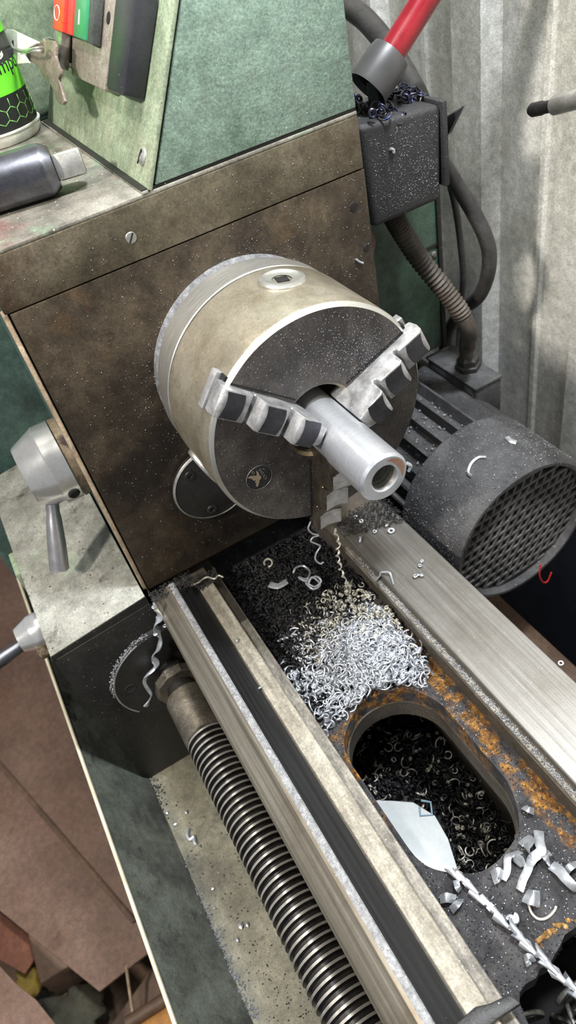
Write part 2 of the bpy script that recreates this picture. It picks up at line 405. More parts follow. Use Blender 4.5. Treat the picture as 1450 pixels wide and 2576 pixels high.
M['brownknob'] = material('brown_rusty_stub', [(92, 66, 54), (120, 92, 78)], 60, 0.6, 0.0, bump=[(300, 0.4)])
M['wall'] = material('dirty_corrugated_wall', [(196, 194, 184), (214, 212, 204), (226, 225, 220)], 9, 0.5, 0.0, stretch=(3, 3, 0.6),
    grime=((168, 162, 148), 16, 0.55, 0.85), grime2=((88, 76, 62), 46, 0.68, 0.8), fleck=[(0.12, 160, 0.12, (90, 84, 74))], bump=[(200, 0.06)])
M['floor'] = material('dark_shop_floor', [(30, 27, 24), (48, 43, 38)], 10, 0.8, 0.0, bump=[(120, 0.5)])
M['card'] = material('rusty_brown_sheet', [(90, 68, 56), (106, 82, 68), (116, 92, 79)], 5, 0.5, 0.1,
    grime=((96, 64, 44), 7, 0.5, 0.8), grime2=((66, 42, 33), 14, 0.6, 0.8), bump=[(60, 0.1)])
M['card2'] = material('orange_brown_sheet', [(112, 66, 46), (136, 86, 62)], 20, 0.7, 0.0, grime=((92, 56, 40), 12, 0.5, 0.75), bump=[(120, 0.2)])
M['card3'] = material('dull_brown_board', [(84, 62, 46), (104, 80, 62)], 12, 0.6, 0.0, grime=((52, 40, 32), 10, 0.5, 0.75))
M['yellow'] = material('dirty_yellow_rag', [(150, 122, 40), (110, 92, 44)], 30, 0.8, 0.0, bump=[(120, 0.5)])
M['orange'] = material('orange_timber', [(176, 118, 52), (196, 140, 70)], 14, 0.6, 0.0, stretch=(1, 6, 1))
M['oliverag'] = material('olive_scrap', [(62, 60, 48), (84, 80, 64)], 24, 0.8, 0.0, bump=[(120, 0.5)])
M['chrome'] = material('polished_chrome', [(218, 216, 212), (234, 232, 228)], 30, 0.2, 0.8, grime=((150, 132, 108), 26, 0.62, 0.8, 0.3), grain=0.04)
M['lever'] = material('satin_lever_steel', [(166, 164, 166), (186, 184, 186)], 50, 0.28, 0.8, grime=((112, 98, 84), 30, 0.6, 0.8), grain=0.04)
M['brownring'] = material('oil_stained_ring', [(120, 104, 84), (150, 134, 112)], 40, 0.5, 0.4, grime=((60, 44, 34), 60, 0.5, 0.62), bump=[(300, 0.3)])
M['keysteel'] = material('dusty_key_brass', [(118, 106, 94), (134, 122, 110)], 60, 0.5, 0.3, bump=[(500, 0.2)])
M['white'] = material('grubby_white_plastic', [(206, 204, 192), (224, 222, 212)], 40, 0.45, 0.0, grime=((150, 132, 98), 40, 0.66, 0.76), grain=0.10)
M['canblack'] = material('black_can_label', [(24, 25, 25), (36, 37, 37)], 40, 0.35, 0.0, grime=((84, 80, 78), 40, 0.64, 0.78), grain=0.04)
M['cangreen'] = material('lime_can_label', [(98, 196, 44), (112, 210, 54)], 20, 0.35, 0.0, grime=((74, 120, 40), 50, 0.64, 0.74), grain=0.04)
M['hexgreen'] = material('lime_hex_print', [(120, 176, 92), (130, 190, 100)], 20, 0.4, 0.0)
M['redbtn'] = material('red_stop_button', [(206, 60, 44), (214, 66, 50)], 20, 0.3, 0.0, grime=((166, 40, 40), 14, 0.6, 0.8), grain=0.04)
M['redside'] = material('crimson_button_side', [(186, 36, 48), (194, 42, 54)], 20, 0.35, 0.0, grain=0.04)
M['greenbtn'] = material('green_start_button', [(48, 122, 82), (58, 138, 94)], 20, 0.3, 0.0, grain=0.04)
M['btngrey'] = material('dark_grey_rocker', [(58, 60, 58), (70, 72, 70)], 20, 0.45, 0.0, fleck=[(0.2, 600, 0.2, (120, 120, 116))])
M['platetan'] = material('dirty_switch_plate', [(140, 132, 118), (160, 152, 140)], 30, 0.45, 0.2, grime=((120, 98, 78), 24, 0.55, 0.75), fleck=[(0.2, 500, 0.2, (220, 216, 206))])
M['swblack'] = material('black_switch_cover', [(40, 40, 44), (52, 52, 56)], 24, 0.4, 0.0, fleck=[(0.15, 400, 0.14, (170, 170, 176))], bump=[(600, 0.15)], grain=0.10)
M['toolsteel'] = material('dark_tool_steel', [(96, 96, 102), (124, 124, 130)], 40, 0.32, 0.95, stretch=(1, 0.2, 1), grime=((60, 60, 64), 24, 0.55, 0.8), grain=0.10)
M['silver'] = material('bright_swarf', [(186, 190, 197), (222, 226, 232)], 120, 0.34, 0.75, grain=0.04)
M['silverwarm'] = material('pale_swarf', [(186, 182, 168), (214, 210, 198)], 120, 0.4, 0.6, grain=0.04)
M['darkswarf'] = material('black_oily_shaded_swarf', [(20, 20, 21), (42, 42, 44)], 160, 0.4, 0.3)
M['blueswarf'] = material('blued_steel_swarf', [(52, 62, 110), (90, 92, 110), (120, 110, 100)], 160, 0.3, 0.8)
M['dust'] = material('grey_metal_dust', [(96, 96, 98), (168, 170, 174)], 400, 0.5, 0.4)
M['facegrit'] = material('dark_metallic_grit', [(70, 70, 74), (128, 128, 134)], 600, 0.4, 0.4)
M['darkdust'] = material('black_grit', [(30, 29, 30), (58, 56, 56)], 300, 0.7, 0.2)
M['sheetwhite'] = material('smooth_white_sheet', [(196, 200, 200), (212, 216, 216)], 12, 0.35, 0.0, grime=((172, 176, 176), 30, 0.6, 0.8), bump=[(40, 0.4)], grain=0.04)
M['bluemark'] = material('pale_blue_mark', [(120, 150, 166), (136, 164, 178)], 30, 0.5, 0.0)
M['navy'] = material('dark_navy_panel', [(20, 23, 32), (30, 33, 44)], 14, 0.6, 0.0)
M['redthread'] = material('red_thread', [(190, 44, 34)], 20, 0.6, 0.0)
M['emblem'] = material('tan_emblem_metal', [(150, 134, 112), (172, 156, 134)], 200, 0.45, 0.5, grain=0.04)
M['emblemdark'] = material('black_emblem_disc', [(28, 27, 29), (38, 36, 38)], 200, 0.5, 0.2, fleck=[(0.2, 900, 0.2, (90, 88, 86))])
M['emblemgrey'] = material('grey_emblem_letter', [(108, 106, 102), (128, 126, 122)], 200, 0.5, 0.3)
M['copper'] = material('coppery_smear', [(196, 150, 128), (210, 168, 146)], 120, 0.35, 0.8, grain=0.04)

# ------------------------------------------------------------------ the setting
def corrugated(name, x0, x1, z0, z1, y, mat):
    xs = []; per, top, sl, dep = 0.1795, 0.043, 0.010, 0.017
    k = math.floor((x0 + 0.2975) / per)
    x = -0.2975 + per * k
    while x < x1:
        xs += [(x - sl, 0), (x, dep), (x + top, dep), (x + top + sl, 0), (x + 0.108, 0), (x + 0.111, 0.003), (x + 0.117, 0.003), (x + 0.120, 0)]
        x += per
    vs_, fs = [], []
    for xx, d in xs:
        vs_ += [V(xx, y - d, z0), V(xx, y - d, z1)]
    n = len(xs)
    for xx, d in xs:
        vs_ += [V(xx, y - d + 0.0012, z0), V(xx, y - d + 0.0012, z1)]
    for i in range(n - 1):
        fs.append((2 * i, 2 * i + 2, 2 * i + 3, 2 * i + 1))
        b = 2 * n; fs.append((b + 2 * i, b + 2 * i + 1, b + 2 * i + 3, b + 2 * i + 2))
    return mesh(name, vs_, fs, mat)
structure(corrugated('wall_back', -2.2, 1.6, -1.05, 2.2, 0.36, M['wall']))
structure(box('floor', (-2.4, 1.8), (-2.0, 0.4), (-1.10, -1.05), M['floor'], bevel=0))

# ------------------------------------------------------------------ lathe stand and chip tray
TZ = -0.42
stand = empty('lathe_stand', (-0.05, 0.02, -1.05), 'dark green steel cabinet stand under the chip tray', 'stand')
box('cabinet', (-0.6, 0.7), (-0.20, 0.085), (-1.05, TZ - 0.006), M['tealdark'], stand, 0.004)

tray = empty('chip_tray', (0, 0, TZ), 'grey-green sheet metal chip tray with sloping side and bright rim', 'tray')
TX0, TX1 = -0.62, 0.75
prism('tray_floor', rect((TX0, TX1), (-0.238, 0.100), TZ - 0.003), (0, 0, 0.003), M['tray'], tray)
def sheet(name, a, b, th, mat, parent):
    (y0, z0), (y1, z1) = a, b
    d = unit(V(0, y1 - y0, z1 - z0)); n = V(0, -d[2], d[1])
    p = [V(TX0, y0, z0), V(TX0, y1, z1), V(TX0, y1, z1) + n * th, V(TX0, y0, z0) + n * th]
    return prism(name, p, (TX1 - TX0, 0, 0), mat, parent)
sheet('sloping_side', (-0.2385, TZ), (-0.2810, -0.340), 0.0015, M['trayside'], tray)
tube('rim', [(TX0, -0.2815, -0.3395), (TX1, -0.2815, -0.3395)], 0.0019, M['trayrim'], tray, sides=10)
box('back_rim', (TX0, TX1), (0.100, 0.112), (TZ - 0.003, TZ + 0.014), M['card3'], tray, 0.002)

# ------------------------------------------------------------------ lathe bed
bed = empty('lathe_bed', (0.1, 0, TZ), 'cast iron lathe bed with ground prismatic and flat ways', 'lathe bed')
BX0, BX1 = -0.103, 0.62
yz_prism('bed_wall', [(-0.122, TZ), (-0.122, -0.21), (-0.149, -0.198), (-0.149, -0.1905), (-0.1075, -0.1905), (-0.0942, -0.1905),
    (-0.0942, -0.2005), (-0.0848, -0.2005), (-0.0848, -0.21), (-0.092, -0.225), (-0.092, TZ)], BX0 - 0.22, BX1, M['bedwall'], bed)
V_ = [(-0.1492, -0.190), (-0.1487, -0.1885), (-0.1335, -0.1737), (-0.1313, -0.1728)]
yz_prism('prismatic_way_slope', [(-0.1492, -0.191), (-0.1490, -0.1885), (-0.1475, -0.1862), (-0.1335, -0.1740), (-0.1312, -0.1732), (-0.131, -0.191)], BX0, BX1, M['vway'], bed)
yz_prism('prismatic_way_ridge', [(-0.1312, -0.191), (-0.1312, -0.1731), (-0.1300, -0.1728), (-0.1268, -0.1728), (-0.1258, -0.1733), (-0.1258, -0.191)], BX0, BX1, M['ridge'], bed)
yz_prism('prismatic_way_flank', [(-0.1258, -0.191), (-0.1258, -0.1733), (-0.1090, -0.1895), (-0.1090, -0.191)], BX0 + 0.004, BX1, M['flank'], bed)
yz_prism('flat_way', [(-0.1077, -0.195), (-0.1077, -0.1898), (-0.1072, -0.1893), (-0.0950, -0.1893), (-0.0943, -0.1899), (-0.0943, -0.2)], -0.095, BX1, M['flat'], bed)
yz_prism('flat_way_step', [(-0.0942, -0.2045), (-0.0942, -0.1996), (-0.0852, -0.1996), (-0.0846, -0.2002), (-0.0846, -0.2045)], -0.047, BX1, M['step'], bed)
# rear rail
yz_prism('wide_way_wall', [(0.0275, TZ), (0.0275, -0.225), (0.0262, -0.2005), (0.031, -0.1955), (0.0845, -0.1955), (0.0845, -0.22), (0.078, -0.24), (0.078, TZ)],
    -0.30, BX1, M['bedwall'], bed)
yz_prism('wide_flat_way', [(0.0309, -0.1955), (0.0309, -0.1907), (0.0316, -0.1900), (0.0838, -0.1900), (0.0846, -0.1908), (0.0846, -0.1955)],
    -0.085, BX1, M['rearway'], bed)
yz_prism('wide_way_step', [(0.0255, -0.2035), (0.0255, -0.1978), (0.0262, -0.1972), (0.0312, -0.1972), (0.0312, -0.2035)], -0.062, BX1, M['step'], bed)
def rrect(x0, x1, y0, y1, r, n=14, wob=0.0):
    pts = []
    for cx, cy, a0 in ((x1 - r, y1 - r, 0), (x0 + r, y1 - r, 90), (x0 + r, y0 + r, 180), (x1 - r, y0 + r, 270)):
        for k in range(n):
            a = math.radians(a0 + 90 * k / (n - 1)); rr = r + wob * math.sin(a * 7 + cx * 90)
            pts.append((cx + rr * math.cos(a), cy + rr * math.sin(a)))
    return pts
hole2 = [(0.2735, -0.0345), (0.2705, -0.028), (0.271, -0.015), (0.276, 0.006), (0.40, 0.006), (0.40, -0.077), (0.300, -0.0785), (0.291, -0.0765),
         (0.2835, -0.0745), (0.2795, -0.071), (0.2780, -0.0655), (0.2788, -0.058), (0.2765, -0.052), (0.2775, -0.046), (0.2752, -0.040)]
plate('web', [(-0.32, -0.0925), (0.62, -0.0925), (0.62, 0.029), (-0.32, 0.029)], [rrect(HX0, HX1, HY0, HY1, HR, 14, 0.0006), hole2],
      -0.243, -0.225, M['web'], bed)
# thick lip around the oval hole, seen as the dark band at its far side
hl = rrect(HX0 + 0.004, HX1 - 0.004, HY0 + 0.004, HY1 - 0.004, HR - 0.004)
plate('hole_rim', rrect(HX0 - 0.004, HX1 + 0.004, HY0 - 0.004, HY1 + 0.004, HR + 0.004), [rrect(HX0 + 0.001, HX1 - 0.001, HY0 + 0.001, HY1 - 0.001, HR - 0.001)],
      -0.262, -0.243, M['bedwall'], bed)
# rust crust along the ragged second hole
crust_px = [(1362, 2366), (1372, 2356), (1380, 2350), (1390, 2340), (1400, 2332), (1410, 2329), (1422, 2327), (1436, 2322), (1448, 2318), (1355, 2375)]
for k in range(26):
    a_ = crust_px[k % len(crust_px)]
    p = at((a_[0] + random.uniform(-8, 8), a_[1] + random.uniform(-7, 5)), 'z', -0.2248)
    bm = bmesh.new(); bmesh.ops.create_icosphere(bm, subdivisions=1, radius=random.uniform(0.0009, 0.0027))
    for v in bm.verts: v.co *= 0.6 + 0.6 * random.random(); v.co.z *= 0.4
    bmesh.ops.translate(bm, verts=bm.verts, vec=tuple(p))
    from_bm('rust_crust', bm, M['crust'], bed, smooth=True, ang=80)

# ------------------------------------------------------------------ headstock
FX = -0.112
hs = empty('headstock', (-0.25, -0.01, -0.176), 'oily brown cast headstock block behind the chuck', 'headstock')
box('casting', (-0.385, FX - 0.012), (-0.1515, 0.121), (-0.176, 0.1345), M['tealdark'], hs, 0.002)
box('paint_edge', (FX - 0.012, FX - 0.0015), (-0.1518, -0.1482), (-0.175, 0.099), M['chip_edge'], hs, 0.001)
box('worn_top', (-0.385, FX - 0.001), (-0.1500, 0.121), (0.1345, 0.1372), M['worntop'], hs, 0.0008)
box('face_plate', (FX - 0.012, FX), (-0.1472, 0.121), (-0.1755, 0.0990), M['face'], hs, 0.0006)
box('cover_strip', (FX - 0.012, FX), (-0.1500, 0.1205), (0.0999, 0.1345), M['band'], hs, 0.0006)
def slot_screw(name, c, d, r, h, mat, parent, rot=0.5):
    lathe(name, [(0, h), (r * 0.6, h), (r * 0.92, h * 0.75), (r, h * 0.2), (r, -0.001)], c, d, mat, parent, n=20)
    dd, u, w = frame(d); a = u * math.cos(rot) + w * math.sin(rot); b = np.cross(dd, a)
    p = np.asarray(c) + dd * (h + 0.00005)
    return prism('slot', [p - a * r * .9 - b * r * .13, p + a * r * .9 - b * r * .13, p + a * r * .9 + b * r * .13, p - a * r * .9 + b * r * .13], dd * 0.0001, M['void'], parent)
slot_screw('screw', (FX, -0.0569, 0.1153), (1, 0, 0), 0.0038, 0.0006, M['steel'], hs, 0.95)
slot_screw('screw', (FX, 0.1083, 0.0761), (1, 0, 0), 0.0035, 0.0004, M['blackiron'], hs, 0.4)
slot_screw('screw', (FX, 0.1150, 0.0420), (1, 0, 0), 0.0030, 0.0004, M['blackiron'], hs, 0.9)
# round cover plate below the chuck
cov = lathe('round_cover', [(0, 0.0045), (0.0330, 0.0045), (0.0350, 0.0035), (0.0355, 0)], (FX, -0.0610, -0.0965), (1, 0, 0), M['blackiron'], hs, n=64)
lathe('cover_edge', [(0.0338, 0.0040), (0.0341, 0.0049), (0.0352, 0.0041), (0.0356, 0.0030)], (FX, -0.0610, -0.0965), (1, 0, 0), M['steel'], hs, n=64)
for a in (250, 130, 10):
    c = V(FX + 0.0045, -0.061 + 0.0255 * math.cos(math.radians(a)), -0.0965 + 0.0255 * math.sin(math.radians(a)))
    lathe('cover_screw', [(0.0018, 0.0003), (0.0021, 0.0012), (0.0040, 0.0012), (0.0046, 0.0005), (0.0046, 0)], c, (1, 0, 0), M['blackiron'], hs, n=20)
# nose flange ring on the casting
lathe('spindle_boss', [(0.0, 0.006), (0.072, 0.006), (0.0755, 0.003), (0.0765, 0)], (FX, 0, 0), (1, 0, 0), M['dustring'], hs, n=96)

# ------------------------------------------------------------------ chuck
ch = empty('lathe_chuck', (-0.05, 0, -0.08), 'three-jaw steel lathe chuck on the spindle nose', 'chuck')
cx = (1, 0, 0)
lathe('back_plate', [(0.0, -0.106), (0.0745, -0.106), (0.0762, -0.104), (0.0762, -0.0965), (0.0725, -0.0966), (0.0725, -0.0946), (0.0775, -0.0940), (0.0797, -0.092), (0.0800, -0.0748), (0.0795, -0.0742), (0.070, -0.0741)], (0, 0, 0), cx, M['bright'], ch, n=128)
lathe('body', [(0.070, -0.0722), (0.0788, -0.0722), (0.0806, -0.0705), (0.0806, -0.0042), (0.0802, -0.0030)], (0, 0, 0), cx, M['chuckbody'], ch, n=128)
lathe('bevel', [(0.0802, -0.0030), (0.0782, -0.0004), (0.0778, 0.0)], (0, 0, 0), cx, M['bright'], ch, n=128)
lathe('face', [(0.0778, 0.0), (0.030, 0.0), (0.0272, -0.0008)], (0, 0, 0), cx, M['chuckface'], ch, n=128)
lathe('bore', [(0.0272, -0.0008), (0.0252, -0.0032), (0.0246, -0.02), (0.0246, -0.09), (0, -0.09)], (0, 0, 0), cx, M['chuckbody'], ch, n=64)
lathe('black_gap_fill', [(0.0774, -0.0743), (0.0774, -0.0719)], (0, 0, 0), cx, M['void'], ch, n=96)  # black ring fills the joint; the gap's shade is in its colour
lathe('black_gap_fill', [(0.0748, -0.0968), (0.0748, -0.0942)], (0, 0, 0), cx, M['void'], ch, n=96)
# pinion (chuck key socket), one facing up and two out of view
for a in (80.5, 200.5, 320.5):
    e = V(0, math.cos(math.radians(a)), math.sin(math.radians(a)))
    o = V(-0.048, 0, 0) + e * 0.0802
    lathe('pinion', [(0.0158, -0.003), (0.0158, 0.0008), (0.0150, 0.0020), (0.0128, 0.0024), (0.0116, 0.0016), (0.0090, 0.0011), (0.0066, 0.0009)], o, e, M['bright'], ch, n=40)
    t1 = V(1, 0, 0); t2 = np.cross(e, t1); s = 0.0044
    c45 = [(t1 + t2) / 1.414 * s * 1.414, (t2 - t1) / 1.414 * s * 1.414, (-t1 - t2) / 1.414 * s * 1.414, (t1 - t2) / 1.414 * s * 1.414]
    ang = math.radians(35)
    sq = [t1 * s * 1.3 * math.cos(ang + k * PI / 2) + t2 * s * 1.3 * math.sin(ang + k * PI / 2) for k in range(4)]
    base = o + e * 0.0009; bot = o + e * 0.0005
    v = [base + q for q in sq] + [bot + q for q in sq] + [base + (t1 * math.cos(k * PI / 8) + t2 * math.sin(k * PI / 8)) * 0.0068 for k in range(16)]
    f = [(0, 1, 5, 4), (1, 2, 6, 5), (2, 3, 7, 6), (3, 0, 4, 7), (4, 5, 6, 7)]
    mesh('square_socket', v, f, M['void'], ch)  # too shallow to darken itself, so its depth shade is painted black
# jaws
JA = (20.5, 140.5, 260.5)
def jaw(a, mat, step_mat):
    ar = math.radians(a); e = V(0, math.cos(ar), math.sin(ar)); t = V(0, -math.sin(ar), math.cos(ar)); X = V(1, 0, 0)
    prof = [(0.0166, -0.010), (0.0166, 0.0275), (0.0185, 0.0292), (0.0355, 0.0292), (0.0385, 0.0275), (0.0392, 0.0150), (0.0420, 0.0150),
            (0.0426, 0.0200), (0.0590, 0.0200), (0.0618, 0.0185), (0.0624, 0.0066), (0.0650, 0.0066), (0.0656, 0.0108), (0.0835, 0.0108), (0.0862, 0.0085), (0.0868, 0.004), (0.0855, -0.0035), (0.0805, -0.0045), (0.0805, -0.010)]
    w = 0.0095
    bm = bmesh.new()
    bm_prism(bm, [e * r + X * x - t * w for r, x in prof], t * 2 * w, 0)
    es = [ed for ed in bm.edges if ed.calc_length() > 2 * w - 1e-5 or min(v.co.x for v in ed.verts) > 0.003]
    bmesh.ops.bevel(bm, geom=es, offset=0.0009, segments=2, profile=0.5, affect='EDGES', clamp_overlap=True)
    # the tip narrows to meet the bar
    for v in bm.verts:
        p = np.array(v.co); r = p @ e; s = p @ t
        if r < 0.0250:
            k = 1 - 0.52 * (0.0250 - r) / 0.0084
            v.co = tuple(e * r + X * p[0] + t * s * max(k, 0.4))
    j = from_bm('jaw', bm, mat, ch, smooth=True, ang=28)
    for r0, r1, x in ((0.0465, 0.0600, 0.0201), (0.0715, 0.0840, 0.0109), (0.0250, 0.0372, 0.0293)):
        n = 8; vv, ff = [], []
        for k in range(n + 1):
            s = -w * 0.90 + 1.80 * w * k / n; bow = 0.0022 * (1 - (s / w) ** 2)
            for r in (r0, r1):
                for h in (-0.0006, 0.0002):
                    vv.append(e * (r - bow) + t * s + X * (x + h))
        for k in range(n):
            a0 = k * 4; b0 = a0 + 4
            ff += [(a0 + 1, b0 + 1, b0 + 3, a0 + 3), (a0, a0 + 1, a0 + 3, a0 + 2)[::-1] if k == 0 else (a0 + 1, a0, b0, b0 + 1), (a0 + 2, a0 + 3, b0 + 3, b0 + 2)]
        mesh('scroll_step', vv, ff, step_mat, j)
    # guide tongue and its dark slots where the jaw leaves the body
    o = e * 0.0792 + X * -0.0115
    prism('guide_tongue', [o + t * q + X * h for q, h in ((-0.0125, -0.0035), (0.0125, -0.0035), (0.0125, 0.0035), (-0.0125, 0.0035))], e * 0.0052, mat, j, 0.0006)
    for q in (-0.0128, 0.0128):
        o2 = e * 0.0785 + X * -0.0052 + t * q * 0.78
        prism('guide_slot', [o2 + t * a_ + X * b_ for a_, b_ in ((-0.0026, -0.003), (0.0026, -0.003), (0.0026, 0.0028), (-0.0026, 0.0028))], e * 0.0024, M['void'], j)
    return j
jaw(JA[0], M['jaw'], M['jawscroll'])
jaw(JA[1], M['jaw'], M['jawscroll'])
jaw(JA[2], M['jawdark'], M['jaw'])  # lower jaw gets a darker steel than the other two
# dark jaw slot lines on the face
for a in JA:
    ar = math.radians(a); e = V(0, math.cos(ar), math.sin(ar)); t = V(0, -math.sin(ar), math.cos(ar))
    for s in (-1, 1):
        o = e * 0.0275 + t * s * 0.0099 + V(0.0001, 0, 0)
        prism('slot_line', [o - t * 0.0005, o + t * 0.0005, o + t * 0.0005 + e * 0.050, o - t * 0.0005 + e * 0.050], (0.0002, 0, 0), M['void'], ch)
# emblem disc
ec = V(0, -0.0527, -0.0192)
emb = lathe('emblem', [(0, 0.0005), (0.0086, 0.0005), (0.0092, 0.0002)], ec, cx, M['emblemdark'], ch, n=40)
lathe('emblem_ring', [(0.0093, 0.0002), (0.0095, 0.0005), (0.0097, 0.0002), (0.0097, 0.0)], ec, cx, M['emblemgrey'], emb, n=40)
def emb_px(u, v): return at((600 + u * 0.08276, 1140 + v * 0.08276), 'x', 0.0006)
bird = [(530, 520), (600, 570), (640, 660), (685, 700), (700, 745), (630, 830), (632, 880), (600, 970), (572, 1030), (530, 975), (552, 915), (505, 890), (540, 822), (460, 835), (400, 780), (340, 762), (290, 750), (380, 690), (500, 680), (552, 690), (560, 640), (548, 565)]
prism('bird_mark', [emb_px(*p) for p in bird], (0.0003, 0, 0), M['emblem'], emb)
def stroke(name, pts, r, mat, parent):
    tube(name, [emb_px(*p) + V(0.0002, 0, 0) for p in pts], r, mat, parent, sides=5)
stroke('letter', [(770, 700), (830, 680), (860, 735), (815, 785), (770, 760), (770, 700)], 0.00022, M['emblemgrey'], emb)
stroke('letter', [(690, 640), (760, 570), (795, 650), (740, 690), (705, 610), (780, 620)], 0.0002, M['emblemgrey'], emb)
stroke('letter', [(625, 530), (680, 480), (715, 550), (680, 585), (640, 510), (700, 530)], 0.0002, M['emblemgrey'], emb)
stroke('letter', [(400, 600), (450, 545), (490, 590), (450, 640), (405, 610)], 0.0002, M['emblemgrey'], emb)
stroke('letter', [(740, 490), (775, 460), (790, 500)], 0.00018, M['emblemgrey'], emb)

# ------------------------------------------------------------------ workpiece
wp = empty('workpiece', (0.04, 0, -0.0166), 'bright turned aluminium bar with bored end held in the chuck', 'workpiece')
WX = 0.0745
lathe('bar', [(0, -0.04), (0.0158, -0.04), (0.0158, 0.0325), (0.0166, 0.0330), (0.0166, WX - 0.0018)], (0, 0, 0), cx, M['alu'], wp, n=96)
lathe('chamfer', [(0.0166, WX - 0.0018), (0.0150, WX)], (0, 0, 0), cx, M['alufaced'], wp, n=96)
lathe('end_face', [(0.0150, WX), (0.0096, WX), (0.0088, WX - 0.0008)], (0, 0, 0), cx, M['alufaced'], wp, n=96)
bz = [(0.0088, WX - 0.0008)]
for k in range(14):
    bz += [(0.0083 + 0.0004 * (k % 2), WX - 0.003 - 0.0016 * k)]
bz += [(0.0083, WX - 0.03), (0.0, WX - 0.032)]
lathe('bore', bz, (0, 0, 0), cx, M['steel'], wp, n=64, ang=20)
vv, ff = [], []
for k in range(9):
    a = math.radians(-22 + 100 * k / 8); wv = 0.0045 * math.sin(PI * (k + 0.3) / 8.6)
    for r in (0.0126 - wv * 0.5, 0.0126 + wv * 0.42): vv.append(V(WX + 0.00008, r * math.cos(a), r * math.sin(a)))
for k in range(8): ff.append((2 * k, 2 * k + 1, 2 * k + 3, 2 * k + 2))
mesh('copper_smear', vv, ff, M['copper'], wp)['label'] = 'coppery smear on the end face'

# ------------------------------------------------------------------ green cover on the headstock
gc = empty('control_housing', (-0.24, 0.045, 0.1372), 'green sloped sheet-metal housing standing on the headstock top', 'housing')
S0, S1 = V(0, -0.0365, 0.1385), V(0, 0.0765, 0.348)
up = unit(S1 - S0); nrm = V(0, -up[2], up[1])
def slope(x, s, h=0.0): return V(x, 0, 0) + S0 + up * s + nrm * h
GX = -0.1135; GXL = -0.374
yz_prism('shell', [(S0[1] + 0.006, 0.1378), (0.1205, 0.1378), (0.1205, 0.348), (S1[1] + 0.006, 0.348)], GXL, GX - 0.003, M['tealdark'], gc)
prism('sloping_panel', [slope(GXL, 0.0), slope(GX + 0.0015, 0.0), slope(GX + 0.0015, 0.24), slope(GXL, 0.24)], -nrm * 0.003, M['palegreen'], gc, 0.0008)
e0 = 0.0048
yz_prism('side_panel', [(S0[1] + e0 + 0.001, 0.1395), (0.1205, 0.1395), (0.1205, 0.348), (S1[1] + e0, 0.348)], GX - 0.003, GX + 0.0005, M['green'], gc, 0.0006)
yz_prism('base_flange', [(S0[1] - 0.004, 0.1373), (0.1205, 0.1373), (0.1205, 0.1392), (S0[1] - 0.004, 0.1392)], GXL, GX - 0.0005, M['blackiron'], gc)
# long tan foot strip where the sloping panel meets the top
prism('foot_strip', [V(GXL, -0.0420, 0.1372), V(GX + 0.001, -0.0405, 0.1372), V(GX + 0.001, -0.0365, 0.1372), V(GXL, -0.0365, 0.1372)], (0, 0, 0.0012), M['worntop'], gc)
sc_ = at_plane((360, 395), slope(0, 0, 0), nrm)
lathe('screw', [(0, 0.0026), (0.003, 0.0022), (0.0052, 0.0008), (0.0055, 0)], sc_, nrm, M['steel'], gc, n=24)
p_ = sc_ + nrm * 0.0021; tv = unit(V(1, 0, 0) * 0.4 + up)
prism('screw_slot', [p_ - tv * .005 - V(.0006, 0, 0), p_ + tv * .005 - V(.0006, 0, 0), p_ + tv * .005 + V(.0006, 0, 0), p_ - tv * .005 + V(.0006, 0, 0)], nrm * 0.0006, M['void'], gc)

# gear cover at the far end
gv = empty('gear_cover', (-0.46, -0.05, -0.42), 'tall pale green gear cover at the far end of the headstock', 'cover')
box('shaded_cover_shell', (-0.54, -0.404), (-0.285, 0.16), (-0.42, 0.128), M['tealdark'], gv, 0.008, 4)  # lower shell's shade is put into a darker teal than the hood
box('lit_cover_hood', (-0.54, -0.404), (-0.16, 0.16), (0.130, 0.37), M['palegreen'], gv, 0.014, 4)  # upper part of the same cover, kept pale where lamplight falls
box('latch_knob', (-0.404, -0.386), (-0.235, -0.205), (0.02, 0.07), M['swblack'], gv, 0.004)

# push-button switch on the sloping panel
sw = empty('push_button_switch', slope(-0.2, 0.12, 0), 'push-button switch with long red stop and green start bars', 'switch')
def onslope(p, h): return at_plane(p, slope(0, 0, h), nrm)
def block(name, pxs, h0, h1, mat, parent, bevel=0.0008, up_ext=0.0):
    pts = [onslope(p, h1) for p in pxs]
    return prism(name, pts, -nrm * (h1 - h0), mat, parent, bevel)
H1 = 0.0150
block('switch_cover', [(291, -30), (264, 225), (308, 242), (343, -30)], 0.0, H1, M['swblack'], sw, 0.003)
block('switch_plate', [(183, -30), (179, 189), (262, 229), (297, -30)], 0.0, H1 - 0.003, M['platetan'], sw, 0.0015)
pl = onslope((273, 45), H1 - 0.0028)
lathe('oval_hole', [(0, 0.0003), (0.0034, 0.0003), (0.0036, 0)], pl, nrm, M['void'], sw, n=20)
block('side_bracket', [(137, 60), (136, 166), (149, 173), (156, 60)], 0.012, H1 + 0.004, M['steel'], sw, 0.0008)
block('bracket_gap', [(157, 70), (155, 152), (179, 165), (181, 70)], 0.004, H1 - 0.006, M['swblack'], sw, 0.0006)
block('bracket_foot', [(152, 150), (151, 160), (178, 172), (179, 160)], 0.008, H1 - 0.003, M['platetan'], sw, 0.0004)
rb = block('stop_button', [(136, -30), (131, 73), (157, 82), (164, -30)], H1 - 0.002, H1 + 0.0080, M['redbtn'], sw, 0.0012)
block('stop_button_side', [(164, -30), (157, 82), (182, 91), (189, -30)], H1 - 0.002, H1 + 0.0060, M['redside'], sw, 0.0012)
gb = block('start_button', [(190, -30), (183, 91), (213, 103), (221, -30)], H1 - 0.002, H1 + 0.0060, M['greenbtn'], sw, 0.0012)
block('rocker', [(222, -30), (214, 104), (230, 113), (240, -30)], H1 - 0.002, H1 + 0.0042, M['btngrey'], sw, 0.001)
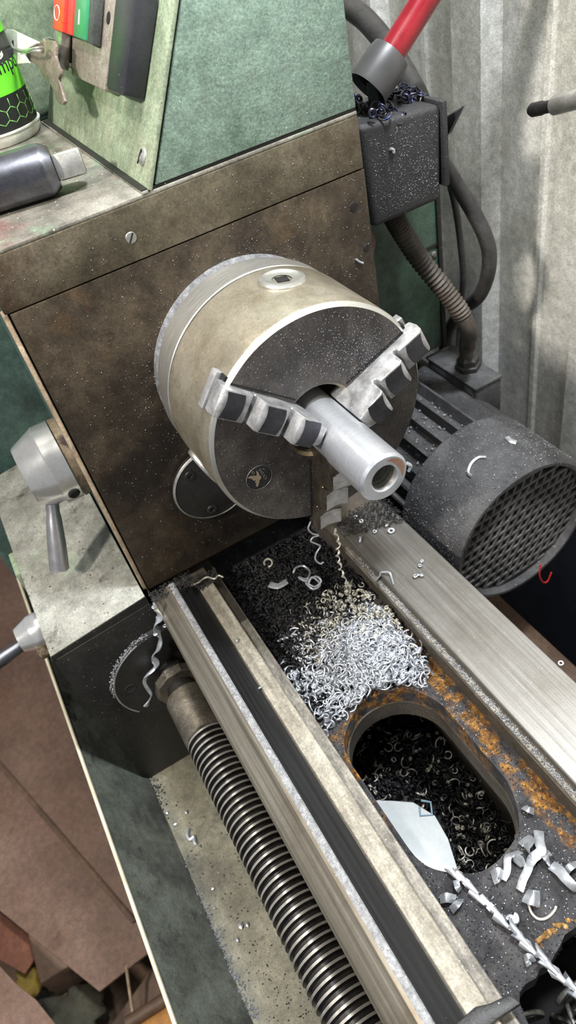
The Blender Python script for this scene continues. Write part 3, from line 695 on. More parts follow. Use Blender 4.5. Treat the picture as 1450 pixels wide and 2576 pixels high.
block('rocker', [(239, -30), (229, 113), (243, 119), (252, -30)], H1 - 0.004, H1 - 0.0005, M['btngrey'], sw, 0.001)
oc = [onslope((143 + 6.5 * math.cos(a), 32 + 19 * math.sin(a)), H1 + 0.0126) for a in np.linspace(0, 2 * PI, 28, endpoint=False)]
tube('stop_mark', oc, 0.00035, M['white'], rb, sides=6, closed=True)
tube('start_mark', [onslope((200, 24), H1 + 0.0061), onslope((198, 62), H1 + 0.0061)], 0.0005, M['white'], gb, sides=6)

# ------------------------------------------------------------------ can on the headstock
CR = 0.034; CC = V(-0.366, -0.0785, 0.1372)
can = empty('spray_can', CC, 'black and lime green printed can with white base on the headstock top', 'can')
def cyl_hit(p, r=CR):
    d = ray(p); ox, oy = CAM[0] - CC[0], CAM[1] - CC[1]
    a = d[0] ** 2 + d[1] ** 2; b = 2 * (ox * d[0] + oy * d[1]); c = ox * ox + oy * oy - r * r
    disc = max(b * b - 4 * a * c, 0)
    P = CAM + d * ((-b - math.sqrt(disc)) / (2 * a))
    return math.atan2(P[1] - CC[1], P[0] - CC[0]), P[2]
zb = CC[2]
zs = [cyl_hit((5, y))[1] for y in (340, 244, 158, 78, -10)]
lathe('white_base', [(0, 0.0005), (CR - 0.003, 0.0005), (CR + 0.0004, 0.006), (CR + 0.0006, 0.0085), (CR + 0.0016, 0.0095), (CR + 0.0016, zs[0] - zb), (CR - 0.001, zs[0] - zb + 0.0004)], CC, (0, 0, 1), M['white'], can, n=64)
for nm, z0, z1, mt in (('hex_label', zs[0], zs[1], 'canblack'), ('lime_band', zs[1], zs[2], 'cangreen'), ('black_band', zs[2], zs[3], 'canblack'), ('lime_top', zs[3], zs[3] + 0.05, 'cangreen')):
    lathe(nm, [(CR, z0 - zb), (CR, z1 - zb)], CC, (0, 0, 1), M[mt], can, n=64)
lathe('can_top', [(CR, zs[3] - zb + 0.05), (0.024, zs[3] - zb + 0.062), (0.012, zs[3] - zb + 0.064), (0.012, zs[3] - zb + 0.085), (0, zs[3] - zb + 0.086)], CC, (0, 0, 1), M['white'], can, n=40)
def wrap(a, z, r): return CC + V(r * math.cos(a), r * math.sin(a), z - CC[2])
cells = 0.0118; vv, ff = [], []
acam = math.atan2(CAM[1] - CC[1], CAM[0] - CC[0])
def add_tube(vv, ff, pts, r, sides=4, **kw):
    v, f = tube_data(pts, r, sides=sides, **kw); o = len(vv)
    vv.extend(v); ff.extend(tuple(i + o for i in q) for q in f)
hy = cells * 0.75
for row in range(0, 6):
    for c in range(-8, 9):
        cx_ = c * cells * 0.866 + (row % 2) * cells * 0.433; cz = zs[0] + 0.002 + row * hy
        corners = [(cx_ + cells / 2 * math.sin(k * PI / 3), cz + cells / 2 * math.cos(k * PI / 3)) for k in range(6)]
        for k in range(3):
            (u0, w0), (u1, w1) = corners[k], corners[k + 1]
            if max(w0, w1) > zs[1] or min(w0, w1) < zs[0]: continue
            add_tube(vv, ff, [wrap(acam + u / CR, w, CR + 0.00005) for u, w in ((u0, w0), ((u0 + u1) / 2, (w0 + w1) / 2), (u1, w1))], 0.00032)
mesh('hexagon_print', vv, ff, M['hexgreen'], can, smooth=True)
def can_text(name, body, size, px, mat, dx=0.0):
    a0, z0 = cyl_hit(px); me = text_mesh(body, size, 0.00015)
    for v in me.vertices:
        v.co = tuple(wrap(a0 + (v.co.x + dx) / CR, z0 + v.co.y, CR + 0.0001 + v.co.z))
    me.update(); link(name, me, mat, can)
can_text('band_lettering', 'compo', 0.0155, (2, 188), M['canblack'], -0.0165)
can_text('band_lettering', 're', 0.034, (1, 148), M['white'], -0.024)

# bent steel strip behind the can
tube('flat_spanner', spline([onslope((22, -20), 0.010), onslope((30, 40), 0.010), onslope((40, 85), 0.008), onslope((66, 165), 0.005), onslope((84, 203), 0.002)], 40), 0.0062, M['steel'], sides=10, flat=0.3)
tag(bpy.data.objects['flat_spanner'], 'bent steel strip leaning behind the printed can', 'spanner')

# keys hanging beside the switch
def flat_poly(name, pxs, h, th, mat, parent=None, bevel=0.0003):
    return prism(name, [onslope(p, h) for p in pxs], -nrm * th, mat, parent, bevel)
kx = onslope((118, 160), 0.02)
key = empty('steel_key', kx, 'dusty brass key hanging beside the switch', 'key')
flat_poly('blade', [(64, 135), (80, 118), (92, 105), (116, 98), (134, 102), (140, 116), (138, 140), (146, 168), (152, 175), (151, 186), (146, 198), (162, 254), (157, 263), (150, 262), (141, 252), (135, 228), (124, 206), (110, 200), (98, 172), (84, 158), (72, 152)], 0.0285, 0.0022, M['keysteel'], key)
tube('key_hook', [onslope((110, 100), 0.0285), onslope((122, 96), 0.020), onslope((137, 100), 0.014)], 0.0008, M['steel'], key, sides=8)
fob = flat_poly('key_tag', [(13, 80), (17, 73), (28, 73), (94, 104), (94, 108), (75, 118), (62, 128), (61, 140), (72, 158), (40, 161), (28, 155), (20, 134), (16, 128), (11, 96)], 0.0330, 0.0018, M['white'])
tag(fob, 'white plastic key tag with a round hole in front of the can', 'key tag')
ho = onslope((32, 113), 0.0332)
lathe('tag_hole', [(0, 0.0002), (0.0034, 0.0002), (0.0036, 0)], ho, nrm, M['void'], fob, n=20)
ring = tube('key_ring', spline([onslope((29, 111), 0.034), onslope((34, 121), 0.040), onslope((60, 127), 0.044), onslope((92, 121), 0.041), onslope((107, 120), 0.034), onslope((108, 132), 0.031), onslope((98, 128), 0.036), onslope((62, 131), 0.041), onslope((36, 126), 0.038)], 60), 0.0009, M['chrome'], sides=8)
tag(ring, 'thin split ring joining the white tag and the key', 'key ring')

# chuck key lying on top
ck = empty('chuck_key', (-0.24, -0.10, 0.1372), 'steel chuck key with square end lying on the headstock top', 'chuck key')
A_ = at((138, 420), 'z', 0.1372 + 0.0165); B_ = at((0, 462), 'z', 0.1372 + 0.0165); dk = unit(B_ - A_); dk[2] = 0; dk = unit(dk)
lathe('handle', [(0.0, 0.0), (0.0128, 0.0), (0.0160, 0.005), (0.0165, 0.007), (0.0165, 0.11), (0, 0.11)], A_, dk, M['toolsteel'], ck, n=48)
side = np.cross(dk, V(0, 0, 1)); s = 0.0088; q0 = A_ + V(0, 0, -0.001)
sqv = [(side * math.cos(r) + V(0, 0, 1) * math.sin(r)) * s * 1.3 for r in [0.5 + k * PI / 2 for k in range(4)]]
prism('square_end', [q0 + v for v in sqv], -dk * 0.019, M['steel'], ck, 0.0016)

# ------------------------------------------------------------------ feed gearbox, its ledge and the leadscrew
gbx = empty('feed_gearbox', (-0.24, -0.2, TZ), 'feed gearbox below the headstock with pale speckled top', 'gearbox')
GE = -0.100
yz_prism('gearbox_body', [(-0.2435, TZ), (-0.2465, -0.1865), (-0.1530, -0.1795), (-0.1530, -0.197), (-0.1225, -0.212), (-0.1225, TZ)], -0.385, GE, M['blackiron'], gbx, 0.0008)
yz_prism('ledge_top', [(-0.2475, -0.1863), (-0.2465, -0.1800), (-0.1535, -0.1690), (-0.1535, -0.1793)], -0.390, GE - 0.0006, M['ledge'], gbx, 0.0006)
yz_prism('ledge_end', [(-0.2473, -0.1863), (-0.2463, -0.1804), (-0.1535, -0.1694), (-0.1535, -0.1793)], GE - 0.0006, GE + 0.0004, M['blackiron'], gbx)
yz_prism('seam', [(-0.2435, -0.1868), (-0.2435, -0.1861), (-0.1535, -0.1791), (-0.1535, -0.1798)], GE, GE + 0.0003, M['steel'], gbx)
SY, SZ = -0.1625, -0.268
flp = [(0.0, 0.006), (0.0555, 0.006), (0.0568, 0.005), (0.0572, 0.0)]
# flange, cut where it meets the bed
bm = bmesh.new(); v, f = lathe_data(flp, (GE, SY, SZ), cx, 72)
bv = [bm.verts.new(tuple(q)) for q in v]
for q in f:
    try: bm.faces.new([bv[i] for i in q])
    except ValueError: pass
bmesh.ops.remove_doubles(bm, verts=bm.verts, dist=2e-6)
bmesh.ops.bisect_plane(bm, geom=bm.verts[:] + bm.edges[:] + bm.faces[:], plane_co=(0, -0.1228, 0), plane_no=(0, 1, 0), clear_outer=True)
from_bm('bearing_flange', bm, M['blackiron'], gbx, smooth=True)
tube('flange_edge', [V(GE + 0.0056, SY + 0.0564 * math.cos(a), SZ + 0.0564 * math.sin(a)) for a in np.radians(np.linspace(108, 215, 40))], 0.0008, M['steel'], gbx, sides=6)
for a in (172, 292):
    c = V(GE + 0.006, SY + 0.042 * math.cos(math.radians(a)), SZ + 0.042 * math.sin(math.radians(a)))
    lathe('flange_screw', [(0.0, 0.0002), (0.0038, 0.0002), (0.0048, 0.0008), (0.0054, 0.0)], c, cx, M['void'], gbx, n=20)
ls = empty('leadscrew', (0.1, SY, SZ - 0.02), 'long threaded steel leadscrew running beside the bed', 'leadscrew')
lathe('thrust_nut', [(0.012, 0.0), (0.0225, 0.0), (0.0235, 0.001), (0.0235, 0.009), (0.0225, 0.010), (0.014, 0.010)], (GE + 0.020, SY, SZ), cx, M['collar'], ls, n=10)
lathe('neck', [(0.0135, 0), (0.0135, 0.040)], (GE + 0.005, SY, SZ), cx, M['blackiron'], ls, n=32)
lathe('plain_sleeve', [(0.013, 0.0), (0.0188, 0.0005), (0.0198, 0.002), (0.0198, 0.048), (0.0185, 0.0495), (0.0165, 0.0505)], (GE + 0.042, SY, SZ), cx, M['collar'], ls, n=56)
def screw_thread(x0, x1, R, r, pitch, n=40):
    prof = [(R, 0.0), (R, 0.30), (r, 0.46), (r, 0.84)]
    turns = (x1 - x0) / pitch; steps = int(turns * n); vs_, fs = [], []
    for i in range(steps + 1):
        a = 2 * PI * i / n
        for rr, h in prof:
            vs_.append(V(x0 + pitch * (i / n + h), SY + rr * math.cos(a), SZ + rr * math.sin(a)))
    for i in range(steps):
        for k in range(4):
            if k < 3: fs.append((i * 4 + k, i * 4 + k + 1, (i + 1) * 4 + k + 1, (i + 1) * 4 + k))
            else:
                j = i + n
                if j + 1 <= steps: fs.append((i * 4 + 3, j * 4, (j + 1) * 4, (i + 1) * 4 + 3))
    return vs_, fs
v, f = screw_thread(GE + 0.092, 0.55, 0.0197, 0.0168, 0.0061)
th = mesh('thread', v, f, M['thread'], ls, smooth=True, ang=25)
th.data.materials.append(M['darkgroove'])
th.data.polygons.foreach_set('material_index', [0 if abs(math.hypot(p.center.y - SY, p.center.z - SZ) - 0.0197) < 0.0004 else 1 for p in th.data.polygons])
lathe('core', [(0.0167, 0), (0.0167, 0.48)], (GE + 0.091, SY, SZ), cx, M['blackiron'], ls, n=32)

# ------------------------------------------------------------------ levers
lv = empty('speed_lever', (-0.2, -0.152, -0.072), 'polished steel lever hub with drooping handle on the headstock side', 'lever')
HB = V(-0.2, -0.1515, -0.072); dY = V(0, -1, 0)
lathe('hub_ring', [(0.0, 0), (0.0362, 0), (0.0362, 0.0062), (0.034, 0.0066)], HB, dY, M['brownring'], lv, n=64)
lathe('hub', [(0.034, 0.0068), (0.0366, 0.0074), (0.0366, 0.0220), (0.0355, 0.0236), (0.0275, 0.0425), (0.0262, 0.0440), (0.0, 0.0440)], HB, dY, M['chrome'], lv, n=64)
gs = V(-0.2 + 0.0352, -0.1655, -0.085)
lathe('grub_screw', [(0.0, 0.0008), (0.004, 0.0012), (0.0052, 0.0)], gs, unit(V(0.94, 0, -0.33)), M['void'], lv, n=14)
b0, b1 = V(-0.190, -0.186, -0.100), at((150, 1434), 'y', -0.2088)
dd = unit(b1 - b0); Lb = np.linalg.norm(b1 - b0)
lathe('handle', [(0.0058, 0.0), (0.0058, 0.010), (0.0068, 0.016), (0.0082, Lb * 0.6), (0.0086, Lb - 0.001), (0.0078, Lb), (0, Lb)], b0, dd, M['lever'], lv, n=36)
l2 = empty('feed_lever', (-0.13, -0.247, -0.215), 'small chrome ball-ended lever on the gearbox front', 'lever')
h2 = V(-0.165, -0.2468, -0.2080)
lathe('hub', [(0, 0), (0.0175, 0), (0.0175, 0.012), (0.0165, 0.014), (0.012, 0.026), (0.0, 0.027)], h2, dY, M['chrome'], l2, n=40)
prism('hub_block', [h2 + V(a, -0.004, b) for a, b in ((-0.012, -0.012), (0.016, -0.022), (0.022, -0.012), (0.012, 0.010))], (0, -0.012, 0), M['brownring'], l2, 0.002)
p0, p1 = h2 + V(0.004, -0.017, -0.004), V(-0.112, -0.2990, -0.2170)
p1 = at((8, 1662), 'y', -0.2720) ; p0 = at((92, 1615), 'y', -0.2560)
p0 = h2 + V(0.002, -0.018, -0.003)
dd = unit(p1 - p0)
p1 = p0 + unit(V(0.006, -0.052, -0.004)) * 0.050
lathe('handle', [(0.0048, 0), (0.0058, 0.006), (0.0072, 0.03), (0.0066, 0.046), (0.004, 0.047)], p0, p1 - p0, M['toolsteel'], l2, n=28)
sp = [(0.0078 * math.sin(a), -0.0078 * math.cos(a)) for a in np.linspace(0.35, PI, 12)]
lathe('ball', sp, p0 + unit(p1 - p0) * 0.053, p1 - p0, M['chrome'], l2, n=28)
br = box('gearbox_bracket', (-0.262, -0.226), (-0.2530, -0.2468), (-0.222, -0.186), M['palegreen'], gbx, 0.0015)

# ------------------------------------------------------------------ motor
mo = empty('electric_motor', (-0.1, 0.181, TZ), 'dusty charcoal electric motor with latticed fan grille behind the bed', 'motor')
MY, MZ, MR = 0.1825, -0.2325, 0.0810
MX = 0.0
lathe('fan_cover', [(0.0705, -0.012), (0.0715, -0.004), (0.0735, 0.0), (0.0765, 0.0), (0.0790, -0.003), (MR, -0.010), (MR, -0.082), (MR - 0.0012, -0.084), (MR - 0.004, -0.084)], (MX, MY, MZ), cx, M['motor'], mo, n=96)
lathe('end_shield', [(MR - 0.004, -0.084), (0.060, -0.086), (0.0, -0.086)], (MX, MY, MZ), cx, M['motordark'], mo, n=48)
lathe('stator', [(0.0635, -0.084), (0.0635, -0.29), (0.0, -0.29)], (MX, MY, MZ), cx, M['motor'], mo, n=64)
for k in range(24):
    a = math.radians(15 * k + 3)
    if 38 < math.degrees(a) < 75: continue
    e = V(0, math.cos(a), math.sin(a)); t = V(0, -math.sin(a), math.cos(a)); o = V(MX - 0.086, MY, MZ)
    prism('cooling_fin', [o + e * 0.062 - t * 0.0022, o + e * 0.0755 - t * 0.0015, o + e * 0.0755 + t * 0.0015, o + e * 0.062 + t * 0.0022], (-0.19, 0, 0), M['motor'], mo)
lathe('end_shield', [(0.0, -0.29), (0.074, -0.29), (0.079, -0.295), (0.079, -0.32), (0.05, -0.335), (0, -0.335)], (MX, MY, MZ), cx, M['motor'], mo, n=48)
# terminal base rail and box on the motor's shoulder
ra = math.radians(52); re_, rt = V(0, math.cos(ra), math.sin(ra)), V(0, -math.sin(ra), math.cos(ra)); ro = V(MX - 0.084, MY, MZ)
prism('terminal_rail', [ro + re_ * 0.062 - rt * 0.022, ro + re_ * 0.0795 - rt * 0.018, ro + re_ * 0.0795 + rt * 0.012, ro + re_ * 0.062 + rt * 0.018], (-0.19, 0, 0), M['motor'], mo, 0.003)
box('terminal_box', (-0.205, -0.125), (0.2280, 0.2610), (-0.200, -0.157), M['motor'], mo, 0.002)
box('terminal_lid', (-0.207, -0.124), (0.2270, 0.2620), (-0.157, -0.154), M['motor'], mo, 0.001)
gl = at((1178, 925), 'z', -0.154)
lathe('cable_gland', [(0.0135, 0), (0.0135, 0.005), (0.0115, 0.006), (0.0115, 0.012), (0.008, 0.015)], gl, (0, 0, 1), M['rubber'], mo, n=6)
box('mounting_foot', (-0.27, -0.11), (0.0790, 0.25), (-0.306, -0.296), M['motordark'], mo, 0.001)
# grille
RG = 0.0715
lathe('grille_void', [(0.0, 0), (RG + 0.001, 0)], (MX - 0.0165, MY, MZ), cx, M['void'], mo, n=48)
pz = 0.0105; ga = math.radians(4)
gu, gw = V(0, math.cos(ga), math.sin(ga)), V(0, -math.sin(ga), math.cos(ga)); go = V(MX - 0.0105, MY, MZ)
def chord(h): return math.sqrt(max(RG * RG - h * h, 0))
k = -7
bmD = bmesh.new()
while k <= 7:
    h = k * pz; c = chord(abs(h) + 0.0016)
    if c > 0.006:
        prism('grille_bar', [go + gw * (h - 0.0014) - gu * c, go + gw * (h - 0.0014) + gu * c, go + gw * (h + 0.0014) + gu * c, go + gw * (h + 0.0014) - gu * c], (0.0042, 0, 0), M['motordark'], mo)
    if k < 7:
        q = -12
        while q <= 12:
            u0 = (q + (k % 2) * 0.5) * 0.0098 + 0.001
            hm = h + pz / 2
            if math.hypot(abs(u0) + 0.002, abs(hm) + pz * .6) < RG:
                o = go + gw * (h + 0.001) + gu * u0
                sk = gu * 0.0022
                bm_prism(bmD, [o - gu * 0.0012 - sk, o + gu * 0.0012 - sk, o + gu * 0.0012 + sk + gw * (pz - .002), o - gu * 0.0012 + sk + gw * (pz - .002)], V(0.0042, 0, 0))
            q += 1
    k += 1
from_bm('grille_web', bmD, M['motordark'], mo)

# ------------------------------------------------------------------ rear guard, switch box, cables, red tube, spout
rg = empty('belt_guard', (-0.25, 0.19, -0.42), 'dull green belt guard behind the headstock above the motor', 'guard')
box('guard_panel', (-0.30, -0.200), (0.126, 0.2475), (-0.1460, 0.05), M['backgreen'], rg, 0.003)
for y0 in (0.208,):
    box('guard_seam', (-0.2003, -0.1990), (y0, y0 + 0.003), (-0.030, 0.05), M['blackiron'], rg, 0.0004)
box('guard_seam', (-0.2003, -0.1990), (0.208, 0.2470), (-0.033, -0.030), M['blackiron'], rg, 0.0004)
box('guard_edge', (-0.2010, -0.1975), (0.2440, 0.2490), (-0.1460, 0.05), M['blackiron'], rg, 0.0006)
slot_screw('guard_screw', (-0.2, 0.240, -0.040), (1, 0, 0), 0.003, 0.0015, M['steel'], rg)
stub = lathe('shaft_stub', [(0, 0.010), (0.012, 0.010), (0.014, 0.007), (0.014, 0.0), (0.0, -0.03)], (-0.170, 0.1250 + 0.0155, 0.018), cx, M['brownknob'], None, n=24)
tag(stub, 'brown rusty shaft stub beside the headstock under the black box', 'stub')

bb = empty('switch_box', (-0.15, 0.165, 0.04), 'dust-covered black switch box behind the headstock', 'switch box')
bxp = [at(p, 'x', -0.128) for p in ((903, 318), (1112, 262), (1112, 503), (942, 577))]
prism('box_body', [V(-0.20, q[1], q[2]) for q in bxp], (0.072, 0, 0), M['boxblack'], bb, 0.005, 4)
yR = bxp[1][1]
prism('cover_plate', [V(-0.20, yR - 0.001, 0.055), V(-0.126, yR - 0.001, 0.055), V(-0.126, yR - 0.001, 0.117), V(-0.20, yR - 0.001, 0.117)], (0, 0.0045, 0), M['boxblack'], bb, 0.0008)
lp = [at(p, 'y', 0.216) for p in ((1118, 297), (1158, 274), (1150, 293), (1126, 342), (1118, 345))]
prism('toggle', lp, (-0.004, 0.008, 0.0), M['boxblack'], bb, 0.0008)
cap_t = [at(p, 'x', -0.150) for p in ((946, 232), (985, 150))]
dcap = unit(cap_t[1] - cap_t[0])
rod = empty('red_tube', cap_t[0], 'glossy red tube with grey plastic ferrule rising above the black box', 'tube')
Pa = at((932, 214), 'x', -0.150); Pb = at((984, 136), 'x', -0.150); Pc = at((1085, -25), 'x', -0.1500)
d1 = unit(Pb - Pa)
lathe('ferrule', [(0.0125, 0.001), (0.0155, -0.003), (0.0160, 0.0), (0.0160, np.linalg.norm(Pb - Pa) - 0.006), (0.0148, np.linalg.norm(Pb - Pa)), (0.0120, np.linalg.norm(Pb - Pa) + 0.001)], Pa, d1, M['greycap'], rod, n=48)
lathe('tube_rod', [(0.0098, -0.01), (0.0098, np.linalg.norm(Pc - Pb) + 0.25)], Pb, Pc - Pb, M['red'], rod, n=40)
bs_ = at((945, 262), 'x', -0.152)
tube('stem', [bs_ + V(0, 0, -0.012), Pa + d1 * 0.004], 0.0052, M['rubber'], rod, sides=16)

def cable(name, ctrl, r, mat, label, n=90, sides=14):
    o = tube(name, spline(ctrl, n), r, mat, sides=sides)
    return tag(o, label, 'cable')
cable('power_cable', [at((800, -50), 'y', 0.25), at((872, 12), 'y', 0.25), at((925, 55), 'y', 0.25), at((985, 130), 'y', 0.24), at((1042, 228), 'y', 0.225), at((1060, 280), 'y', 0.21)],
      0.0095, M['rubber'], 'thick black cable sloping down behind the red tube')
cable('power_cable', [at((1100, 390), 'y', 0.218), at((1140, 450), 'y', 0.235), at((1195, 540), 'y', 0.25), at((1229, 620), 'y', 0.255), at((1228, 690), 'y', 0.255), at((1205, 745), 'y', 0.255), at((1170, 775), 'y', 0.258), at((1140, 810), 'y', 0.262), at((1122, 855), 'y', 0.265), at((1116, 920), 'y', 0.268)],
      0.0068, M['rubber'], 'black looping cable hanging from the box past the wall rib')
cable('thin_wire', [at((1128, 440), 'y', 0.275), at((1148, 530), 'y', 0.285), at((1160, 620), 'y', 0.29), at((1166, 700), 'y', 0.29), at((1160, 770), 'y', 0.29), at((1155, 860), 'y', 0.285), at((1150, 930), 'y', 0.28)],
      0.0034, M['rubber'], 'thin grey wire hanging inside the cable loop')
def conduit_pts():
    return spline([at((985, 535), 'y', 0.175), at((1010, 580), 'y', 0.182), at((1055, 650), 'y', 0.196), at((1110, 720), 'y', 0.210), at((1155, 780), 'y', 0.220), at((1180, 835), 'y', 0.228), gl + V(0, 0, 0.030), gl + V(0, 0, 0.008)], 150)
cp = conduit_pts(); rr = np.array([0.0098 + (0.0007 * math.sin(i * 1.9) if i < 88 else -0.0004) for i in range(len(cp))])
fine = spline(cp[::4], 420); rr = np.array([0.0084 + (0.0010 * math.sin(i * 0.8) if i < 250 else 0.0) for i in range(len(fine))])
cd_ = tube('flexible_conduit', fine, rr, M['conduit'], sides=16)
tag(cd_, 'ribbed brown flexible conduit running down to the motor', 'conduit')

nz = empty('coolant_spout', at((1385, 268), 'y', 0.235), 'thin steel spout with dark knurled tip in front of the wall', 'spout')
n0 = at((1334, 278), 'y', 0.235); n1 = at((1394, 266), 'y', 0.235); n2 = at((1470, 245), 'y', 0.235)
dn = unit(n1 - n0); ln = np.linalg.norm(n1 - n0)
lathe('tip', [(0.0, -0.0015), (0.0030, 0.0), (0.0046, 0.003), (0.0046, 0.012), (0.0040, 0.014), (0.0040, ln)], n0, dn, M['blackiron'], nz, n=24)
lathe('spout_tube', [(0.0040, 0.0), (0.0062, 0.001), (0.0062, 0.35), (0.0, 0.35)], n1, n2 - n1, M['steel'], nz, n=28)
we = n1 + unit(n2 - n1) * 0.34
lathe('wall_arm', [(0.012, 0.0), (0.012, 0.36 - we[1]), (0.0, 0.36 - we[1])], we, (0, 1, 0), M['blackiron'], nz, n=20)

nv = prism('navy_panel', [V(-0.19, 0.330, -0.36), V(0.5, 0.330, -0.36), V(0.5, 0.300, -1.05), V(-0.19, 0.300, -1.05)], (0, -0.003, 0), M['navy'], None, 0.0005)  # flat dark navy panel covering the lower wall behind the motor
tag(nv, 'dark navy panel leaning on the wall behind the motor', 'tarpaulin')
# ------------------------------------------------------------------ rear tray things and floor clutter
def flat_sheet(name, pxs, z, th, mat, label, cat, lift=None):
    pts = [at(p, 'z', z) for p in pxs]
    if lift:
        for i, dz in lift.items(): pts[i] = at(pxs[i], 'z', z + dz)
    o = prism(name, pts, (0, 0, -th), mat)
    return tag(o, label, cat)
big = empty('steel_sheet', at((150, 1900), 'z', -0.78), 'large dull brown rusty sheet lying below the chip tray', 'sheet')
pA = [at(p, 'z', -0.78) for p in ((-400, 1960), (0, 1925), (338, 2318), (372, 2405), (250, 2494), (0, 2288), (-400, 2080))]
prism('sheet_leaf', [at((-260, 1620), 'z', -0.78), at((338, 2318), 'z', -0.78), at((420, 2360), 'z', -0.78), at((250, 2494), 'z', -0.78), at((-420, 1950), 'z', -0.78)], (0, 0, -0.004), M['card'], big)
prism('folded_leaf', [at((-260, 1620), 'z', -0.7795), at((338, 2318), 'z', -0.7795), at((470, 2200), 'z', -0.745), at((300, 1500), 'z', -0.745), at((-100, 1000), 'z', -0.745)], (0, 0, -0.003), M['card'], big)
tube('crease', [at((-260, 1620), 'z', -0.7775), at((338, 2318), 'z', -0.7775)], 0.0040, M['card3'], big, sides=8, flat=0.3)
flat_sheet('torn_sheet', [(-160, 2290), (-10, 2420), (40, 2475), (90, 2515), (150, 2590), (150, 2760), (-200, 2760)], -0.70, 0.004, M['card'], 'brown torn-edged sheet nearest the bottom left', 'sheet')
flat_sheet('orange_card', [(-120, 2180), (0, 2295), (108, 2380), (62, 2450), (10, 2420), (-140, 2330)], -0.83, 0.004, M['card2'], 'orange-brown cardboard piece showing past the torn panel', 'cardboard')
flat_sheet('dark_board', [(400, 2412), (480, 2470), (480, 2680), (265, 2600)], -0.83, 0.012, M['card3'], 'dark brown board with pale edge beside the tray', 'board')
flat_sheet('orange_plank', [(345, 2556), (460, 2490), (560, 2700), (330, 2640)], -0.80, 0.012, M['orange'], 'orange timber offcut at the bottom edge under the tray', 'timber')
tube('scrap_pipe', [at((320, 2575), 'z', -0.79), at((425, 2508), 'z', -0.79)], 0.0085, M['card3'], sides=16)
tag(bpy.data.objects['scrap_pipe'], 'thin brown pipe lying across the board', 'pipe')
tube('straw', [at((318, 2432), 'z', -0.76), at((326, 2490), 'z', -0.79), at((334, 2545), 'z', -0.80)], 0.0022, M['chip_edge'], sides=8)
tag(bpy.data.objects['straw'], 'pale splinter standing across the dark gap', 'splinter')
def rag(name, px, z, r, mat, label, sq=(1, 1, 0.4)):
    p = at(px, 'z', z); bm = bmesh.new(); bmesh.ops.create_icosphere(bm, subdivisions=3, radius=r)
    for v in bm.verts:
        q = v.co.copy(); f_ = 0.75 + 0.35 * math.sin(q.x * 160 + 1) * math.sin(q.y * 130) + 0.12 * random.random()
        v.co = Vector((q.x * sq[0], q.y * sq[1], q.z * sq[2])) * f_
    bmesh.ops.translate(bm, verts=bm.verts, vec=tuple(p))
    return tag(from_bm(name, bm, mat, smooth=True, ang=180), label, 'rag')
rag('yellow_rag', (82, 2455), -0.86, 0.034, M['yellow'], 'yellow crumpled rag in the dark gap')
rag('brown_rag', (172, 2452), -0.86, 0.032, M['card'], 'pinkish brown crumpled scrap beside the yellow rag')
rag('olive_rag', (190, 2545), -0.86, 0.050, M['oliverag'], 'olive crumpled scrap below the sheet corner')
rag('olive_rag', (120, 2500), -0.90, 0.045, M['oliverag'], 'dark olive scrap under the yellow rag')
box('scrap_pile', (-0.4, 0.2), (-0.75, -0.25), (-1.05, -0.90), M['card3'], None, 0.01)
tag(bpy.data.objects['scrap_pile'], 'dark brown heap base under the sheets', 'scrap pile')
tag(box('sheet_support', (-0.55, -0.14), (-0.52, -0.24), (-0.90, -0.784), M['card3'], None, 0.004), 'dark box supporting the brown sheet', 'box')

tag(box('bench', (-0.5, 0.7), (0.188, 0.214), (-1.05, -0.418), M['card3'], None, 0.003), 'dark brown bench rail behind the bed under the motor', 'bench')
# white sheet and marks under the oval hole
ws_px = [(862, 1990), (900, 2012), (985, 2014), (1040, 2018), (1095, 2052), (1128, 2110), (1150, 2180), (1165, 2260), (1100, 2275), (1020, 2250), (930, 2140)]
ws = prism('white_sheet', [at(p, 'z', -0.356) for p in ws_px], (0, 0, -0.002), M['sheetwhite'], None, 0.0005)
tag(ws, 'smooth white sheet seen through the oval hole', 'plastic sheet')
tube('square_mark', [at(p, 'z', -0.3558) for p in ((1056, 2030), (1058, 2052), (1088, 2050), (1084, 2018), (1060, 2014))], 0.0011, M['bluemark'], ws, sides=6)

# wiper strip across the ways
wpp = [at(p, 'z', -0.183) for p in ((1130, 2590), (1196, 2532), (1232, 2524), (1284, 2500), (1312, 2524), (1250, 2566), (1190, 2620))]
wi = prism('way_wiper', wpp, (0, 0, -0.0045), M['blackiron'], None, 0.0008)
tag(wi, 'dark rubbery wiper strip lying across the flat way', 'wiper')

